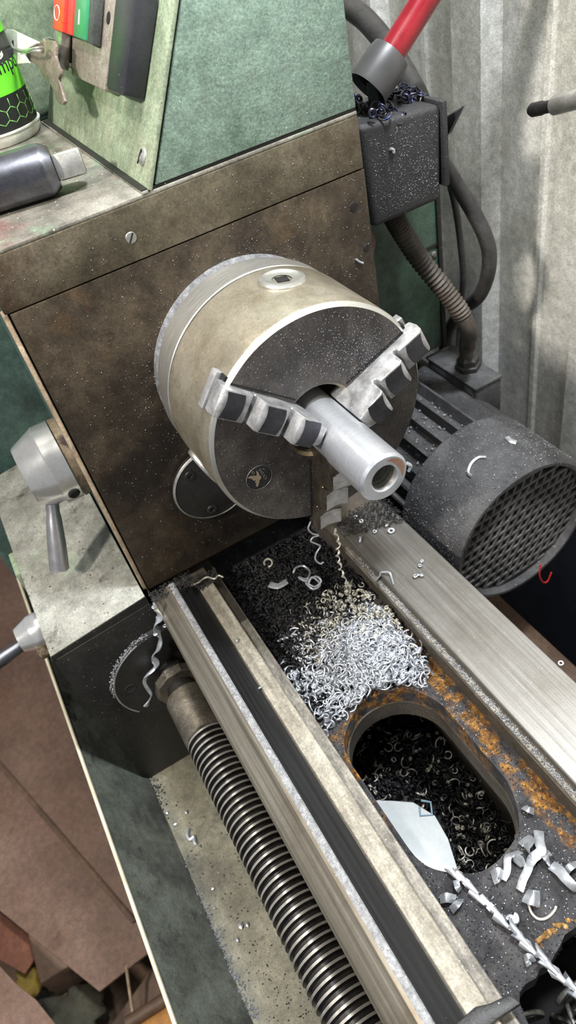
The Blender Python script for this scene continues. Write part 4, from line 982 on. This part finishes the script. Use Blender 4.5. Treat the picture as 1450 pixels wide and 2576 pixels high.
# ------------------------------------------------------------------ swarf
def curl(R=0.004, turns=1.2, pitch=0.001, r=0.0006, n=18, wob=0.0, ph=0.0):
    t = np.linspace(0, 2 * PI * turns, n)
    g = 1 + wob * np.sin(t * 1.7 + ph)
    return np.stack([R * g * np.cos(t), R * g * np.sin(t), pitch * t / (2 * PI)], 1)
def rand_rot(n):
    q = rng.normal(size=(n, 4)); q /= np.linalg.norm(q, axis=1)[:, None]
    w, x, y, z = q.T
    return np.stack([np.stack([1 - 2 * (y * y + z * z), 2 * (x * y - z * w), 2 * (x * z + y * w)], 1),
                     np.stack([2 * (x * y + z * w), 1 - 2 * (x * x + z * z), 2 * (y * z - x * w)], 1),
                     np.stack([2 * (x * z - y * w), 2 * (y * z + x * w), 1 - 2 * (x * x + y * y)], 1)], 1)
def scatter(name, pts, templates, scl, mat, parent=None, tilt=None):
    """many small shapes at pts joined into one stuff mesh"""
    VV, FF, off = [], [], 0
    pts = np.asarray(pts); n = len(pts); Rm = rand_rot(n); which = rng.integers(0, len(templates), n)
    s = rng.uniform(scl[0], scl[1], n)
    for ti, (v, f) in enumerate(templates):
        v = np.asarray(v); f = np.asarray([q for q in f if len(q) == len(f[0])]); idx = np.nonzero(which == ti)[0]
        if len(idx) == 0: continue
        w = np.einsum('nij,vj->nvi', Rm[idx], v) * s[idx][:, None, None] + pts[idx][:, None]
        VV.append(w.reshape(-1, 3)); k = len(v)
        FF.append((f[None] + (np.arange(len(idx)) * k)[:, None, None] + off).reshape(-1, f.shape[1])); off += k * len(idx)
    vv = np.concatenate(VV); me = bpy.data.meshes.new(name)
    loops = np.concatenate([q.reshape(-1) for q in FF]); cnt = np.concatenate([np.full(len(q), q.shape[1]) for q in FF])
    me.vertices.add(len(vv)); me.vertices.foreach_set('co', vv.astype(np.float32).ravel())
    me.loops.add(len(loops)); me.loops.foreach_set('vertex_index', loops.astype(np.int32))
    me.polygons.add(len(cnt)); me.polygons.foreach_set('loop_start', np.concatenate([[0], np.cumsum(cnt)[:-1]]).astype(np.int32))
    me.polygons.foreach_set('use_smooth', np.ones(len(cnt), bool))
    me.update(calc_edges=True); me.validate()
    return link(name, me, mat, parent)
CURLS = [tube_data(curl(0.0030, 0.8, 0.001, n=12), 0.00055, sides=5, caps=False), tube_data(curl(0.0018, 1.6, 0.0012, n=16), 0.0005, sides=5, caps=False),
         tube_data(curl(0.0013, 1.0, 0.0006, n=10), 0.0006, sides=5, caps=False), tube_data(curl(0.0042, 0.55, 0.001, n=10), 0.0005, sides=5, caps=False),
         tube_data(curl(0.0012, 4.0, 0.0009, n=34), 0.00045, sides=4, caps=False), tube_data(curl(0.0009, 1.0, 0.0003, n=9), 0.0006, sides=5, caps=False)]
RINGS = [CURLS[2], CURLS[5], CURLS[1]]
bm = bmesh.new(); bmesh.ops.create_icosphere(bm, subdivisions=1, radius=1.0)
GRAIN = [(np.array([tuple(v.co) for v in bm.verts]), [tuple(v.index for v in f.verts) for f in bm.faces])]; bm.free()
def in_poly(p, poly):
    x, y = p[:, 0], p[:, 1]; ins = np.zeros(len(p), bool); n = len(poly); j = n - 1
    for i in range(n):
        xi, yi = poly[i]; xj, yj = poly[j]
        c = ((yi > y) != (yj > y)) & (x < (xj - xi) * (y - yi) / (yj - yi + 1e-12) + xi)
        ins ^= c; j = i
    return ins
def sample(poly, n):
    poly = np.asarray(poly); lo, hi = poly.min(0), poly.max(0); out = np.zeros((0, 2))
    while len(out) < n:
        p = rng.uniform(lo, hi, (n * 2, 2)); out = np.vstack([out, p[in_poly(p, poly)]])
    return out[:n]
def in_hole(p, m=0.0):
    q = np.maximum(np.abs(p - V((HX0 + HX1) / 2, (HY0 + HY1) / 2)) - V((HX1 - HX0) / 2 - HR, (HY1 - HY0) / 2 - HR), 0)
    return np.hypot(q[:, 0], q[:, 1]) < HR + m
ZW = -0.225
def heap(p, c, s, h): return h * np.exp(-(((p[:, 0] - c[0]) / s[0]) ** 2 + ((p[:, 1] - c[1]) / s[1]) ** 2))
def on_web(poly, n, c, s, h, zj=0.002, gauss=False):
    if gauss:
        p = rng.normal(size=(n * 3, 2)) * V(*s) * 0.75 + V(*c); p = p[in_poly(p, np.asarray(poly))][:n]
    else: p = sample(poly, n)
    p = p[~in_hole(p, 0.002)]
    z = ZW + heap(p, c, s, h) + rng.uniform(0, zj, len(p))
    return np.column_stack([p, z])
PILE = [(-0.035, -0.06), (-0.040, -0.02), (-0.015, 0.020), (0.02, 0.0235), (0.055, 0.0235), (0.085, 0.012), (0.072, -0.02), (0.066, -0.045), (0.075, -0.083), (0.045, -0.084), (0.015, -0.084), (-0.01, -0.078)]
PC, PS = (0.036, -0.018), (0.040, 0.038)
o = scatter('swarf_heap', np.vstack([on_web(PILE, 1800, PC, PS, 0.010, 0.006, True), on_web(PILE, 650, PC, PS, 0.008, 0.005)]), CURLS, (0.6, 1.7), M['silver'])
stuff(o, 'heap of bright curled metal swarf in the bed', 'swarf')
o = scatter('swarf_scatter', on_web([(-0.05, -0.05), (-0.04, 0.02), (0.0, 0.0235), (0.06, 0.0235), (0.06, -0.02), (0.03, -0.06)], 420, (0.0, 0.0), (0.05, 0.05), 0.010, 0.006), CURLS, (0.6, 1.2), M['silverwarm'])
stuff(o, 'loose pale curls around the top of the heap', 'swarf')
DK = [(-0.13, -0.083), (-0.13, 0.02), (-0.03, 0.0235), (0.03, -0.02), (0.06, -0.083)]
o = scatter('dark_swarf', on_web(DK, 3600, (-0.04, -0.04), (0.06, 0.06), 0.006, 0.004), CURLS, (0.55, 1.1), M['darkswarf'])  # extra count and blacker colour stand in for the chuck's shadow
stuff(o, 'black oily swarf under the chuck with shade put into its colour', 'swarf')
# grit over web and rims
wb = [(0.0, -0.083), (0.0, 0.024), (0.34, 0.024), (0.34, -0.083)]
p = sample(wb, 5200); p = p[~in_hole(p, 0.0005)]; p = p[~in_poly(p, np.array(hole2))]
o = scatter('web_grit', np.column_stack([p, np.full(len(p), ZW)]), GRAIN, (0.00025, 0.0007), M['darkdust'])
stuff(o, 'black grit covering the bed web', 'grit')
p = sample(wb, 1500); p = p[~in_hole(p, 0.0005)]; p = p[~in_poly(p, np.array(hole2))]
o = scatter('web_sparkle', np.column_stack([p, np.full(len(p), ZW + 0.0003)]), GRAIN, (0.0002, 0.0006), M['silver'])
stuff(o, 'bright metal grains on the bed web', 'grit')
# swarf below the holes
p = sample([(-0.03, -0.088), (-0.03, 0.024), (0.30, 0.024), (0.30, -0.088)], 3600); p = np.column_stack([p, -0.371 + rng.uniform(0, 0.008, len(p)) + 0.016 * np.clip((p[:, 1] + 0.02) / 0.04, 0, 1)])
kp = ~in_poly(p[:, :2], np.array([at(q, 'z', -0.356)[:2] for q in ws_px]))
o = scatter('tray_swarf_bed', p[kp], CURLS, (0.8, 1.9), M['darkswarf']); stuff(o, 'black swarf lying in the tray under the oval hole', 'swarf')
p = sample([(0.0, -0.088), (0.0, 0.024), (0.27, 0.024), (0.27, -0.088)], 420); p = np.column_stack([p, -0.364 + rng.uniform(0, 0.006, len(p)) + 0.017 * np.clip((p[:, 1] + 0.02) / 0.04, 0, 1)])
keep = ~in_poly(p[:, :2], np.array([at(q, 'z', -0.356)[:2] for q in ws_px]))
o = scatter('tray_swarf_top', p[keep], CURLS[:4], (0.7, 1.5), M['silverwarm']); stuff(o, 'dull grey curls on top of the black swarf under the oval hole', 'swarf')
tag(box('swarf_bank', (-0.08, 0.50), (-0.0915, 0.027), (TZ, -0.372), M['darkdust'], None, 0.004), 'compacted black swarf bank on the tray floor', 'swarf bank')
# long grey ribbons in the ragged hole
rib = []
for k in range(46):
    c = V(rng.uniform(0.28, 0.38), rng.uniform(-0.075, 0.0), -0.30 + rng.uniform(-0.02, 0.02)); ph = rng.uniform(0, 6)
    t = np.linspace(0, rng.uniform(1.5, 5), 22); R = rng.uniform(0.008, 0.018)
    w = np.stack([R * np.cos(t + ph), R * np.sin(t + ph), 0.004 * np.sin(t * 1.3 + ph)], 1) @ rand_rot(1)[0].T * V(1, 1, 0.5) + c
    rib.append(tube_data(w, 0.0018, sides=6, flat=0.35, caps=False))
vv, ff = [], []
for v, f in rib:
    o_ = len(vv); vv.extend(v); ff.extend(tuple(i + o_ for i in q) for q in f)
stuff(mesh('ribbon_tangle', vv, ff, M['greyswarf'], smooth=True), 'tangle of dull grey ribbon swarf inside the ragged hole', 'swarf')
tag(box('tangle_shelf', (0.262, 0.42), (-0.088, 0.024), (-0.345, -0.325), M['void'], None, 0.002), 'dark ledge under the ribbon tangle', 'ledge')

# dust and granules on motor, rear way, tray corner, gearbox flange, collar
a = np.radians(rng.uniform(35, 165, 520)); xx = rng.uniform(-0.083, -0.004, 520)
o = scatter('motor_granules', np.column_stack([MX + xx, MY + MR * np.cos(a), MZ + MR * np.sin(a)]), GRAIN, (0.0002, 0.0008), M['dust'], None)
stuff(o, 'pale metal granules sprinkled over the motor cover', 'granules')
a = np.radians(rng.uniform(60, 170, 420)); xx = rng.uniform(-0.24, -0.086, 420)
o = scatter('fin_granules', np.column_stack([MX + xx, MY + 0.0645 * np.cos(a), MZ + 0.0645 * np.sin(a)]), GRAIN + GRAIN, (0.0006, 0.0019), M['dust'])
stuff(o, 'pale chips lodged between the motor fins', 'granules')
p = sample([(-0.09, 0.03), (-0.09, 0.088), (-0.045, 0.088), (-0.055, 0.06), (-0.065, 0.03)], 900)
o = scatter('way_end_grit', np.column_stack([p, -0.1895 + rng.uniform(0, 0.004, len(p))]), GRAIN, (0.0003, 0.0010), M['darkdust'])
stuff(o, 'black grit packed at the start of the rear way', 'grit')
p = sample([(-0.108, -0.15), (-0.108, -0.085), (-0.094, -0.090), (-0.090, -0.125), (-0.098, -0.15)], 700)
o = scatter('headstock_foot_grit', np.column_stack([p, np.where(p[:, 1] < -0.109, -0.176, -0.1885) + rng.uniform(-0.001, 0.003, len(p))]), GRAIN, (0.0003, 0.0009), M['darkdust'])
stuff(o, 'dark grit at the headstock foot on the ways', 'grit')
p = np.array([at((rng.normal(372, 22), rng.normal(2010, 38)), 'z', TZ + 0.0004) for _ in range(520)])
o = scatter('tray_corner_grit', p, GRAIN, (0.0004, 0.0012), M['darkdust']); stuff(o, 'brown-black grit in the tray corner below the gearbox', 'grit')
q = []
for _ in range(900):
    t = rng.uniform(0, 1); x = 345 + t * 300 + rng.normal(0, 9); y = 1990 + t * 570 + rng.normal(0, 10); q.append(at((x - 8 * math.sin(t * 9), y), 'z', TZ + 0.0004))
o = scatter('tray_crease_grit', np.array(q), GRAIN, (0.0003, 0.0011), M['dust']); stuff(o, 'grey grit along the crease of the tray', 'grit')
q = [at((rng.uniform(470, 1000), rng.uniform(2050, 2570)), 'z', TZ + 0.0004) for _ in range(800)]
q = np.array([p for p in q if -0.235 < p[1] < -0.128])
o = scatter('tray_grit', q, GRAIN, (0.0002, 0.0008), M['darkdust']); stuff(o, 'scattered dark grit on the tray floor', 'grit')
a = np.radians(rng.uniform(95, 175, 420)); rr_ = rng.uniform(0.056, 0.0595, 420)
o = scatter('flange_grit', np.column_stack([GE + rng.uniform(0.0005, 0.006, 420), SY + rr_ * np.cos(a), SZ + rr_ * np.sin(a)]), GRAIN, (0.0002, 0.0008), M['dust'])
stuff(o, 'bright grit lying on top of the bearing flange', 'grit')
p = sample([(-0.045, 0.030), (0.22, 0.0335), (0.22, 0.0258), (-0.045, 0.0258)], 1100)
o = scatter('step_dust', np.column_stack([p, np.full(len(p), -0.1968)]), GRAIN, (0.0003, 0.0009), M['dust']); stuff(o, 'light dust along the rear way step', 'grit')
def face_pts(n, fn):
    out = []
    while len(out) < n:
        y, z = rng.uniform(-0.145, 0.119), rng.uniform(-0.172, 0.132)
        if abs(z - 0.0995) > 0.002 and rng.random() < fn(y, z): out.append((FX + 0.0001, y, z))
    return np.array(out)
def near_chuck(y, z):
    r = math.hypot(y, z)
    return 0.12 + 0.9 * math.exp(-max(r - 0.078, 0) / 0.016) + (0.25 if y > 0.02 and z > -0.05 else 0)
o = scatter('headstock_dust', face_pts(2600, near_chuck), GRAIN, (0.00012, 0.00042), M['dust']); stuff(o, 'fine metal dust clinging to the headstock face around the chuck', 'dust')
q = []
while len(q) < 1900:
    a_, r_ = rng.uniform(0, 2 * PI), 0.029 + 0.047 * math.sqrt(rng.random())
    dj = abs((math.degrees(a_) - 45 + 180) % 360 - 180)
    if rng.random() < (0.9 * math.exp(-(dj / 38) ** 2 - ((r_ - 0.036) / 0.022) ** 2) + 0.05): q.append((0.0001, r_ * math.cos(a_), r_ * math.sin(a_)))
o = scatter('chuck_face_grit', np.array(q), GRAIN, (0.00015, 0.0005), M['facegrit']); stuff(o, 'oily grit caught on the chuck face beside the jaw', 'grit')
a = np.radians(rng.uniform(35, 175, 1800)); xx = rng.uniform(-0.083, -0.003, 1800)
o = scatter('motor_dust', np.column_stack([MX + xx, MY + MR * np.cos(a), MZ + MR * np.sin(a)]), GRAIN, (0.00012, 0.0004), M['dust'])
stuff(o, 'fine grey dust coating the motor cover', 'dust')
q = np.column_stack([np.full(900, -0.1279), rng.uniform(bxp[3][1] + .004, bxp[2][1] - .003, 900), rng.uniform(bxp[2][2] + .008, bxp[1][2] - .004, 900)])
o = scatter('box_dust', q, GRAIN, (0.00012, 0.00038), M['dust']); stuff(o, 'fine grey dust on the black box front', 'dust')
# blue tangle on the black box
q = [at((rng.normal(945, 22), rng.normal(282, 14)), 'x', -0.150) + V(rng.uniform(-0.03, 0.02), 0, 0) for _ in range(90)]
q += [at((rng.normal(1035, 22), rng.normal(248, 9)), 'x', -0.160) + V(rng.uniform(-0.02, 0.01), 0, 0.0) for _ in range(80)]
o = scatter('blue_swarf_tangle', np.array(q), [CURLS[0], CURLS[3], CURLS[1]], (0.8, 1.7), M['blueswarf']); stuff(o, 'tangle of blued steel curls on top of the black box', 'swarf')

# single chips, each its own thing
def chip(name, pts, r, mat, label, flat=1.0, sides=7, twist=0.0, cat='metal chip', group=None, n=40):
    o = tube(name, spline(pts, n) if len(pts) > 2 else pts, r, M[mat], sides=sides, flat=flat, twist=twist)
    return tag(o, label, cat, group)
def motor_pt(px, lift=0.0012):
    """point on the fan cover's curved side under a pixel"""
    d = ray(px); oy, oz = CAM[1] - MY, CAM[2] - MZ; R = MR + lift
    a = d[1] ** 2 + d[2] ** 2; b = 2 * (oy * d[1] + oz * d[2]); c = oy * oy + oz * oz - R * R
    return CAM + d * ((-b - math.sqrt(max(b * b - 4 * a * c, 0))) / (2 * a))
chip('curled_chip', [motor_pt(p) for p in ((1224, 1150), (1205, 1151), (1188, 1164), (1179, 1182), (1180, 1192), (1188, 1198))], 0.0016, 'silver', 'white C-shaped curl lying on the motor fan cover')
chip('flat_chip', [motor_pt(p) for p in ((1276, 1100), (1285, 1108), (1300, 1113))], 0.0026, 'silver', 'short flat chip on the motor cover near the wall', flat=0.35, n=12)
Z = lambda p, z: at(p, 'z', z)
# spiral drill chip
a0, a1 = Z((1138, 2188), -0.221), Z((1475, 2520), -0.216)
vv, ff = [], []; D = a1 - a0; Ld = np.linalg.norm(D); dN = D / Ld; nseg = 15
for k in range(nseg):
    o = a0 + dN * (Ld * k / nseg) + V(0, 0, 0.0008 * math.sin(k * 1.3)); L1 = Ld / nseg * 1.25
    _, u, w = frame(dN); tl = (u * math.cos(k * 2.2) + w * math.sin(k * 2.2)) * 0.0011
    v, f = lathe_data([(0.0034 - 0.0009 * (k < 6), 0.0), (0.0019, L1 * 0.45), (0.0011, L1)], o + tl, dN, 9)
    v = np.array(v); sel = np.arange(9); v[sel] = v[sel] - dN * (0.0035 * (np.cos(sel * 2 * PI / 9 + k * 2.2) > 0.3))[:, None]
    o_ = len(vv); vv.extend(v); ff.extend(tuple(i + o_ for i in q) for q in f)
tag(mesh('spiral_chip', vv, ff, M['silver'], smooth=True, ang=40), 'long barbed spiral chip stretching over the bed web', 'metal chip')
# stringy curls under the lower jaw
J = lambda p, x: at(p, 'x', x)
chip('stringy_curl', [J(p, 0.0) for p in ((782, 1312), (776, 1330), (786, 1342), (802, 1347), (788, 1352), (783, 1362), (800, 1370), (806, 1375), (796, 1392), (794, 1408), (806, 1418), (814, 1414))], 0.0007, 'silver', 'looped wiry curl hanging from the lower jaw', n=90)
pts = spline([J(p, 0.004) for p in ((840, 1330), (852, 1365), (850, 1395), (856, 1425), (866, 1455), (884, 1490))], 120)
rr = np.array([0.00075 + 0.00035 * math.sin(i * 0.75) for i in range(len(pts))]); tw = np.stack([0.0011 * np.sin(np.arange(len(pts)) * 0.45), 0.0011 * np.cos(np.arange(len(pts)) * 0.45), np.zeros(len(pts))], 1)
tag(tube('beaded_curl', pts + tw, rr, M['silverwarm'], sides=7), 'tight beaded curl dangling down to the swarf heap', 'metal chip')
fl = [(738, 1442), (745, 1428), (765, 1424), (780, 1438), (772, 1456), (752, 1452), (770, 1462), (795, 1450), (808, 1462), (792, 1476), (770, 1466), (788, 1482), (806, 1470), (786, 1452), (776, 1470)]
chip('flower_curl', [Z(p, -0.203 + 0.002 * math.sin(i * 2)) for i, p in enumerate(fl)], 0.0010, 'silver', 'flower-shaped looped curl above the dark swarf', n=120)
chip('blade_chip', [Z(p, -0.212) for p in ((678, 1470), (700, 1474), (722, 1462))], 0.0034, 'silver', 'small crescent blade chip left of the flower curl', flat=0.15, n=14)
chip('ring_chip', [Z((675 + 10 * math.cos(t), 1416 + 10 * math.sin(t)), -0.20) for t in np.linspace(2.6, 7.8, 12)], 0.0009, 'silverwarm', 'single ring chip high in the black shadow', n=30)
chip('spring_curl', [Z((700 + i * 3.8, 1612 - i * 1.3 + 3 * math.sin(i * 2.1)), -0.216 + 0.0015 * math.cos(i * 2.1)) for i in range(15)], 0.0009, 'silver', 'coiled spring-like chip beside the way step', n=90)
# twisted ribbon on the gearbox
tw = [(388, 1520), (392, 1532), (402, 1548), (398, 1560), (390, 1575), (396, 1592), (404, 1610), (398, 1632), (386, 1650), (392, 1668), (388, 1682), (370, 1700), (364, 1718), (376, 1740), (380, 1752), (368, 1776)]
chip('twisted_ribbon', [J(p, -0.086) for p in tw], [0.0026 + 0.0009 * math.sin(i * 0.5) for i in range(91)], 'silver', 'long twisted ribbon chip hanging against the bearing flange', flat=0.4, twist=14, n=90)
for o_ in [bpy.data.objects['twisted_ribbon']]: pass
for (px, py, lab) in ((388, 1528, 'round bead chip at the top of the twisted ribbon'), (416, 1575, 'bead chip caught on the way edge beside the ribbon'), (392, 1596, 'bead chip clinging midway down the ribbon')):
    p = J((px, py), -0.086)
    v, f = tube_data(curl(0.0016, 1.3, 0.0008, n=14) + p, 0.0008, sides=6); tag(mesh('bead_chip', v, f, M['silver'], smooth=True), lab, 'metal chip')
# chips on the rear way
ZR = -0.1888
for px, py, s, lab in ((985, 1334, 0.0024, 'larger ring chip on the rear way near the workpiece end'), (943, 1336, 0.0016, 'small ring chip left of the larger ring on the rear way'), (975, 1322, 0.0016, 'ring chip tucked behind the larger ring on the rear way'),
                       (1061, 1411, 0.0015, 'upper bead of the pair high on the rear way'), (1058, 1421, 0.0015, 'lower bead of the pair high on the rear way'),
                       (1046, 1449, 0.0016, 'left bead of the row of three on the rear way'), (1053, 1447, 0.0014, 'middle bead of the row of three on the rear way'), (1061, 1447, 0.0016, 'right bead of the row of three on the rear way'),
                       (905, 1357, 0.0026, 'white ragged curl at the near corner of the rear way'), (895, 1300, 0.0018, 'curl in the black grit by the lower jaw'), (910, 1310, 0.0018, 'second curl in the black grit by the lower jaw'), (1412, 1668, 0.0016, 'lone white bead on the rear way edge far right')):
    p = Z((px, py), ZR + 0.001)
    v, f = tube_data(curl(s, 1.15, 0.0008, n=18), s * 0.42, sides=8); v = v @ rand_rot(1)[0].T * V(1, 1, 0.55) + p
    tag(mesh('ring_chip', v, f, M['silver'], smooth=True), lab, 'metal chip')
chip('bent_wire_chip', [Z(p, z) for p, z in (((952, 1452), -0.195), ((946, 1460), -0.195), ((956, 1448), -0.191), ((960, 1440), -0.188), ((980, 1440), -0.186), ((986, 1455), -0.188), ((990, 1470), -0.1885))], 0.0009, 'silver', 'bent wire-like chip over the inner edge of the rear way', n=50)
# leafy ribbon cluster right of the oval hole
leaf = [([(1240, 2208), (1255, 2200), (1262, 2212)], 0.0042, 'flat leaf chip at the left foot of the ribbon cluster'),
        ([(1266, 2212), (1276, 2190), (1278, 2158), (1290, 2150), (1310, 2143)], 0.0024, 'angled ribbon chip leaning over the hole edge'),
        ([(1318, 2110), (1330, 2120), (1326, 2134), (1336, 2150)], 0.0048, 'broad crumpled chip on top of the cluster'),
        ([(1356, 2090), (1358, 2118), (1362, 2140), (1342, 2158), (1336, 2170)], 0.0032, 'upright twisted chip at the back of the cluster'),
        ([(1338, 2158), (1330, 2185), (1318, 2210), (1308, 2240)], 0.0026, 'long ribbon chip trailing down from the cluster'),
        ([(1300, 2172), (1306, 2160), (1314, 2178)], 0.0036, 'folded chip in the middle of the cluster'),
        ([(1366, 2145), (1378, 2155), (1382, 2165)], 0.0042, 'small leaf chip right of the cluster'),
        ([(1388, 2176), (1408, 2190), (1424, 2210), (1450, 2235), (1470, 2240)], 0.0034, 'wide ribbon chip running off to the right edge'),
        ([(1322, 2252), (1340, 2258), (1358, 2262)], 0.0046, 'flat bright chip below the cluster'),
        ([(1424, 2195), (1436, 2180), (1460, 2170)], 0.0022, 'narrow chip curving up at the right edge'),
        ([(1108, 2262), (1124, 2258), (1146, 2262)], 0.0028, 'white leaf chip beside the flat way step'),
        ([(1136, 2290), (1150, 2275), (1160, 2262)], 0.0024, 'crumpled thin chip near the flat way step'),
        ([(1322, 2418), (1332, 2412), (1338, 2420)], 0.0030, 'small white flake near the ragged hole'),
        ([(1318, 2030), (1330, 2036), (1344, 2042)], 0.0022, 'thin chip by the rusty wall foot'),
        ([(1148, 2215), (1152, 2232), (1158, 2240)], 0.0020, 'little white sliver at the start of the spiral chip')]
for pts, r, lab in leaf:
    k = len(pts); P3 = [Z(p, -0.2215 + 0.004 * math.sin(PI * i / max(1, k - 1))) for i, p in enumerate(pts)]
    chip('leaf_chip', P3, r, 'silver', lab, flat=0.13, twist=random.uniform(-1.2, 1.2), sides=8, n=24)
chip('arc_chip', [Z(p, -0.2235) for p in ((1330, 2272), (1338, 2296), (1352, 2310), (1368, 2312), (1384, 2304), (1396, 2290), (1400, 2280))], 0.0009, 'silverwarm', 'thin half-circle arc chip on the web')
chip('hook_chip', [Z(p, -0.2225) for p in ((1274, 2312), (1284, 2306), (1292, 2310), (1296, 2320), (1302, 2316), (1300, 2304), (1294, 2300))], 0.0015, 'silver', 'little hooked curl above the spiral chip')
chip('ring_chip', [Z((1233 + 17 * math.cos(t), 2080 + 19 * math.sin(t)), -0.358) for t in np.linspace(1.2, 6.6, 12)], 0.0021, 'silverwarm', 'large ring curl deep in the oval hole', n=36)
chip('arc_chip', [Z(p, -0.345) for p in ((1214, 1968), (1222, 1948), (1240, 1944), (1250, 1956))], 0.0026, 'silver', 'bright arc chip deep in the hole by its far wall')
# tray chips
ZT = TZ + 0.0012
chip('ring_chip', [Z((383 + 20 * math.cos(t), 1922 + 24 * math.sin(t)), ZT) for t in np.linspace(-2.2, 2.4, 12)], 0.0018, 'silverwarm', 'open ring chip in the tray below the gearbox', n=36)
chip('blob_chip', [Z(p, ZT + 0.001) for p in ((356, 1910), (344, 1922), (346, 1940), (358, 1946))], 0.0030, 'silver', 'white crooked chip beside the open ring in the tray')
chip('hook_chip', [Z(p, ZT) for p in ((474, 2086), (472, 2100), (478, 2112), (488, 2106), (490, 2118), (494, 2126))], 0.0020, 'silver', 'white hooked chip alone on the tray floor')
for px, py, s, lab in ((419, 2045, .0034, 'triangular white flake near the gearbox grit'), (469, 2043, .0034, 'second triangular flake right of the first'), (440, 2073, .003, 'pale sliver below the two flakes'), (606, 2330, .0042, 'white crumb cluster beside the leadscrew'), (622, 2326, .003, 'small crumb right of the crumb cluster'),
                       (597, 2364, .0028, 'comma-shaped chip below the crumb cluster'), (722, 2140, .0045, 'white chip between leadscrew and way, upper'), (826, 2330, .0045, 'white chip between leadscrew and way, middle'), (858, 2400, .0048, 'long white chip between leadscrew and way, lower'), (854, 2424, .003, 'crumb next to the long chip by the way'), (958, 2560, .003, 'crumb lowest between leadscrew and way'), (535, 2235, .0022, 'tiny crumb on the open tray floor')):
    p = Z((px, py), ZT + 0.0006); bm = bmesh.new(); bmesh.ops.create_icosphere(bm, subdivisions=1, radius=s)
    for v in bm.verts: v.co = Vector((v.co.x * random.uniform(.5, 1), v.co.y * random.uniform(.4, .8), v.co.z * 0.35))
    bmesh.ops.translate(bm, verts=bm.verts, vec=tuple(p)); tag(from_bm('tray_flake', bm, M['silver']), lab, 'metal chip')
# chips on ways, face and box
for px, py, z, lab in ((596, 1612, -0.188, 'small white chip on the flat way near the shadow'), (655, 1730, -0.188, 'white chip on the flat way midway along'), (420, 1444, -0.171, 'white crumb where the ridge meets the headstock'), (463, 1458, -0.185, 'white crumb at the flank start by the headstock')):
    p = Z((px, py), z); v, f = tube_data(curl(0.0012, 1.1, 0.0006, n=12), 0.0007, sides=6); v = v @ rand_rot(1)[0].T + p
    tag(mesh('crumb_chip', v, f, M['silver'], smooth=True), lab, 'metal chip')
chip('wiry_curl', [Z(p, -0.184 + 0.001 * math.sin(i * 2)) for i, p in enumerate(((482, 1472), (498, 1466), (512, 1456), (524, 1452), (540, 1456), (550, 1448), (562, 1452)))], 0.0008, 'silverwarm', 'frayed wiry curl at the head of the flat way', n=50)
chip('clinging_chip', [J(p, FX + 0.0008) for p in ((897, 652), (904, 658), (914, 662))], 0.0009, 'silver', 'small curved chip stuck on the headstock face', n=12)
chip('clinging_chip', [J(p, -0.1268) for p in ((982, 374), (990, 377), (991, 384))], 0.0012, 'silver', 'small white chip stuck on the black box front', n=12)
chip('clinging_chip', [J(p, 0.06) for p in ((1024, 1165), (1034, 1172), (1028, 1186))], 0.0011, 'silver', 'tiny curl beside the bored end of the workpiece', n=12)
chip('red_thread', [J(p, 0.002) for p in ((1362, 1420), (1358, 1445), (1366, 1464), (1378, 1462), (1388, 1440))], 0.0008, 'redthread', 'short red thread caught on the motor grille', cat='thread')
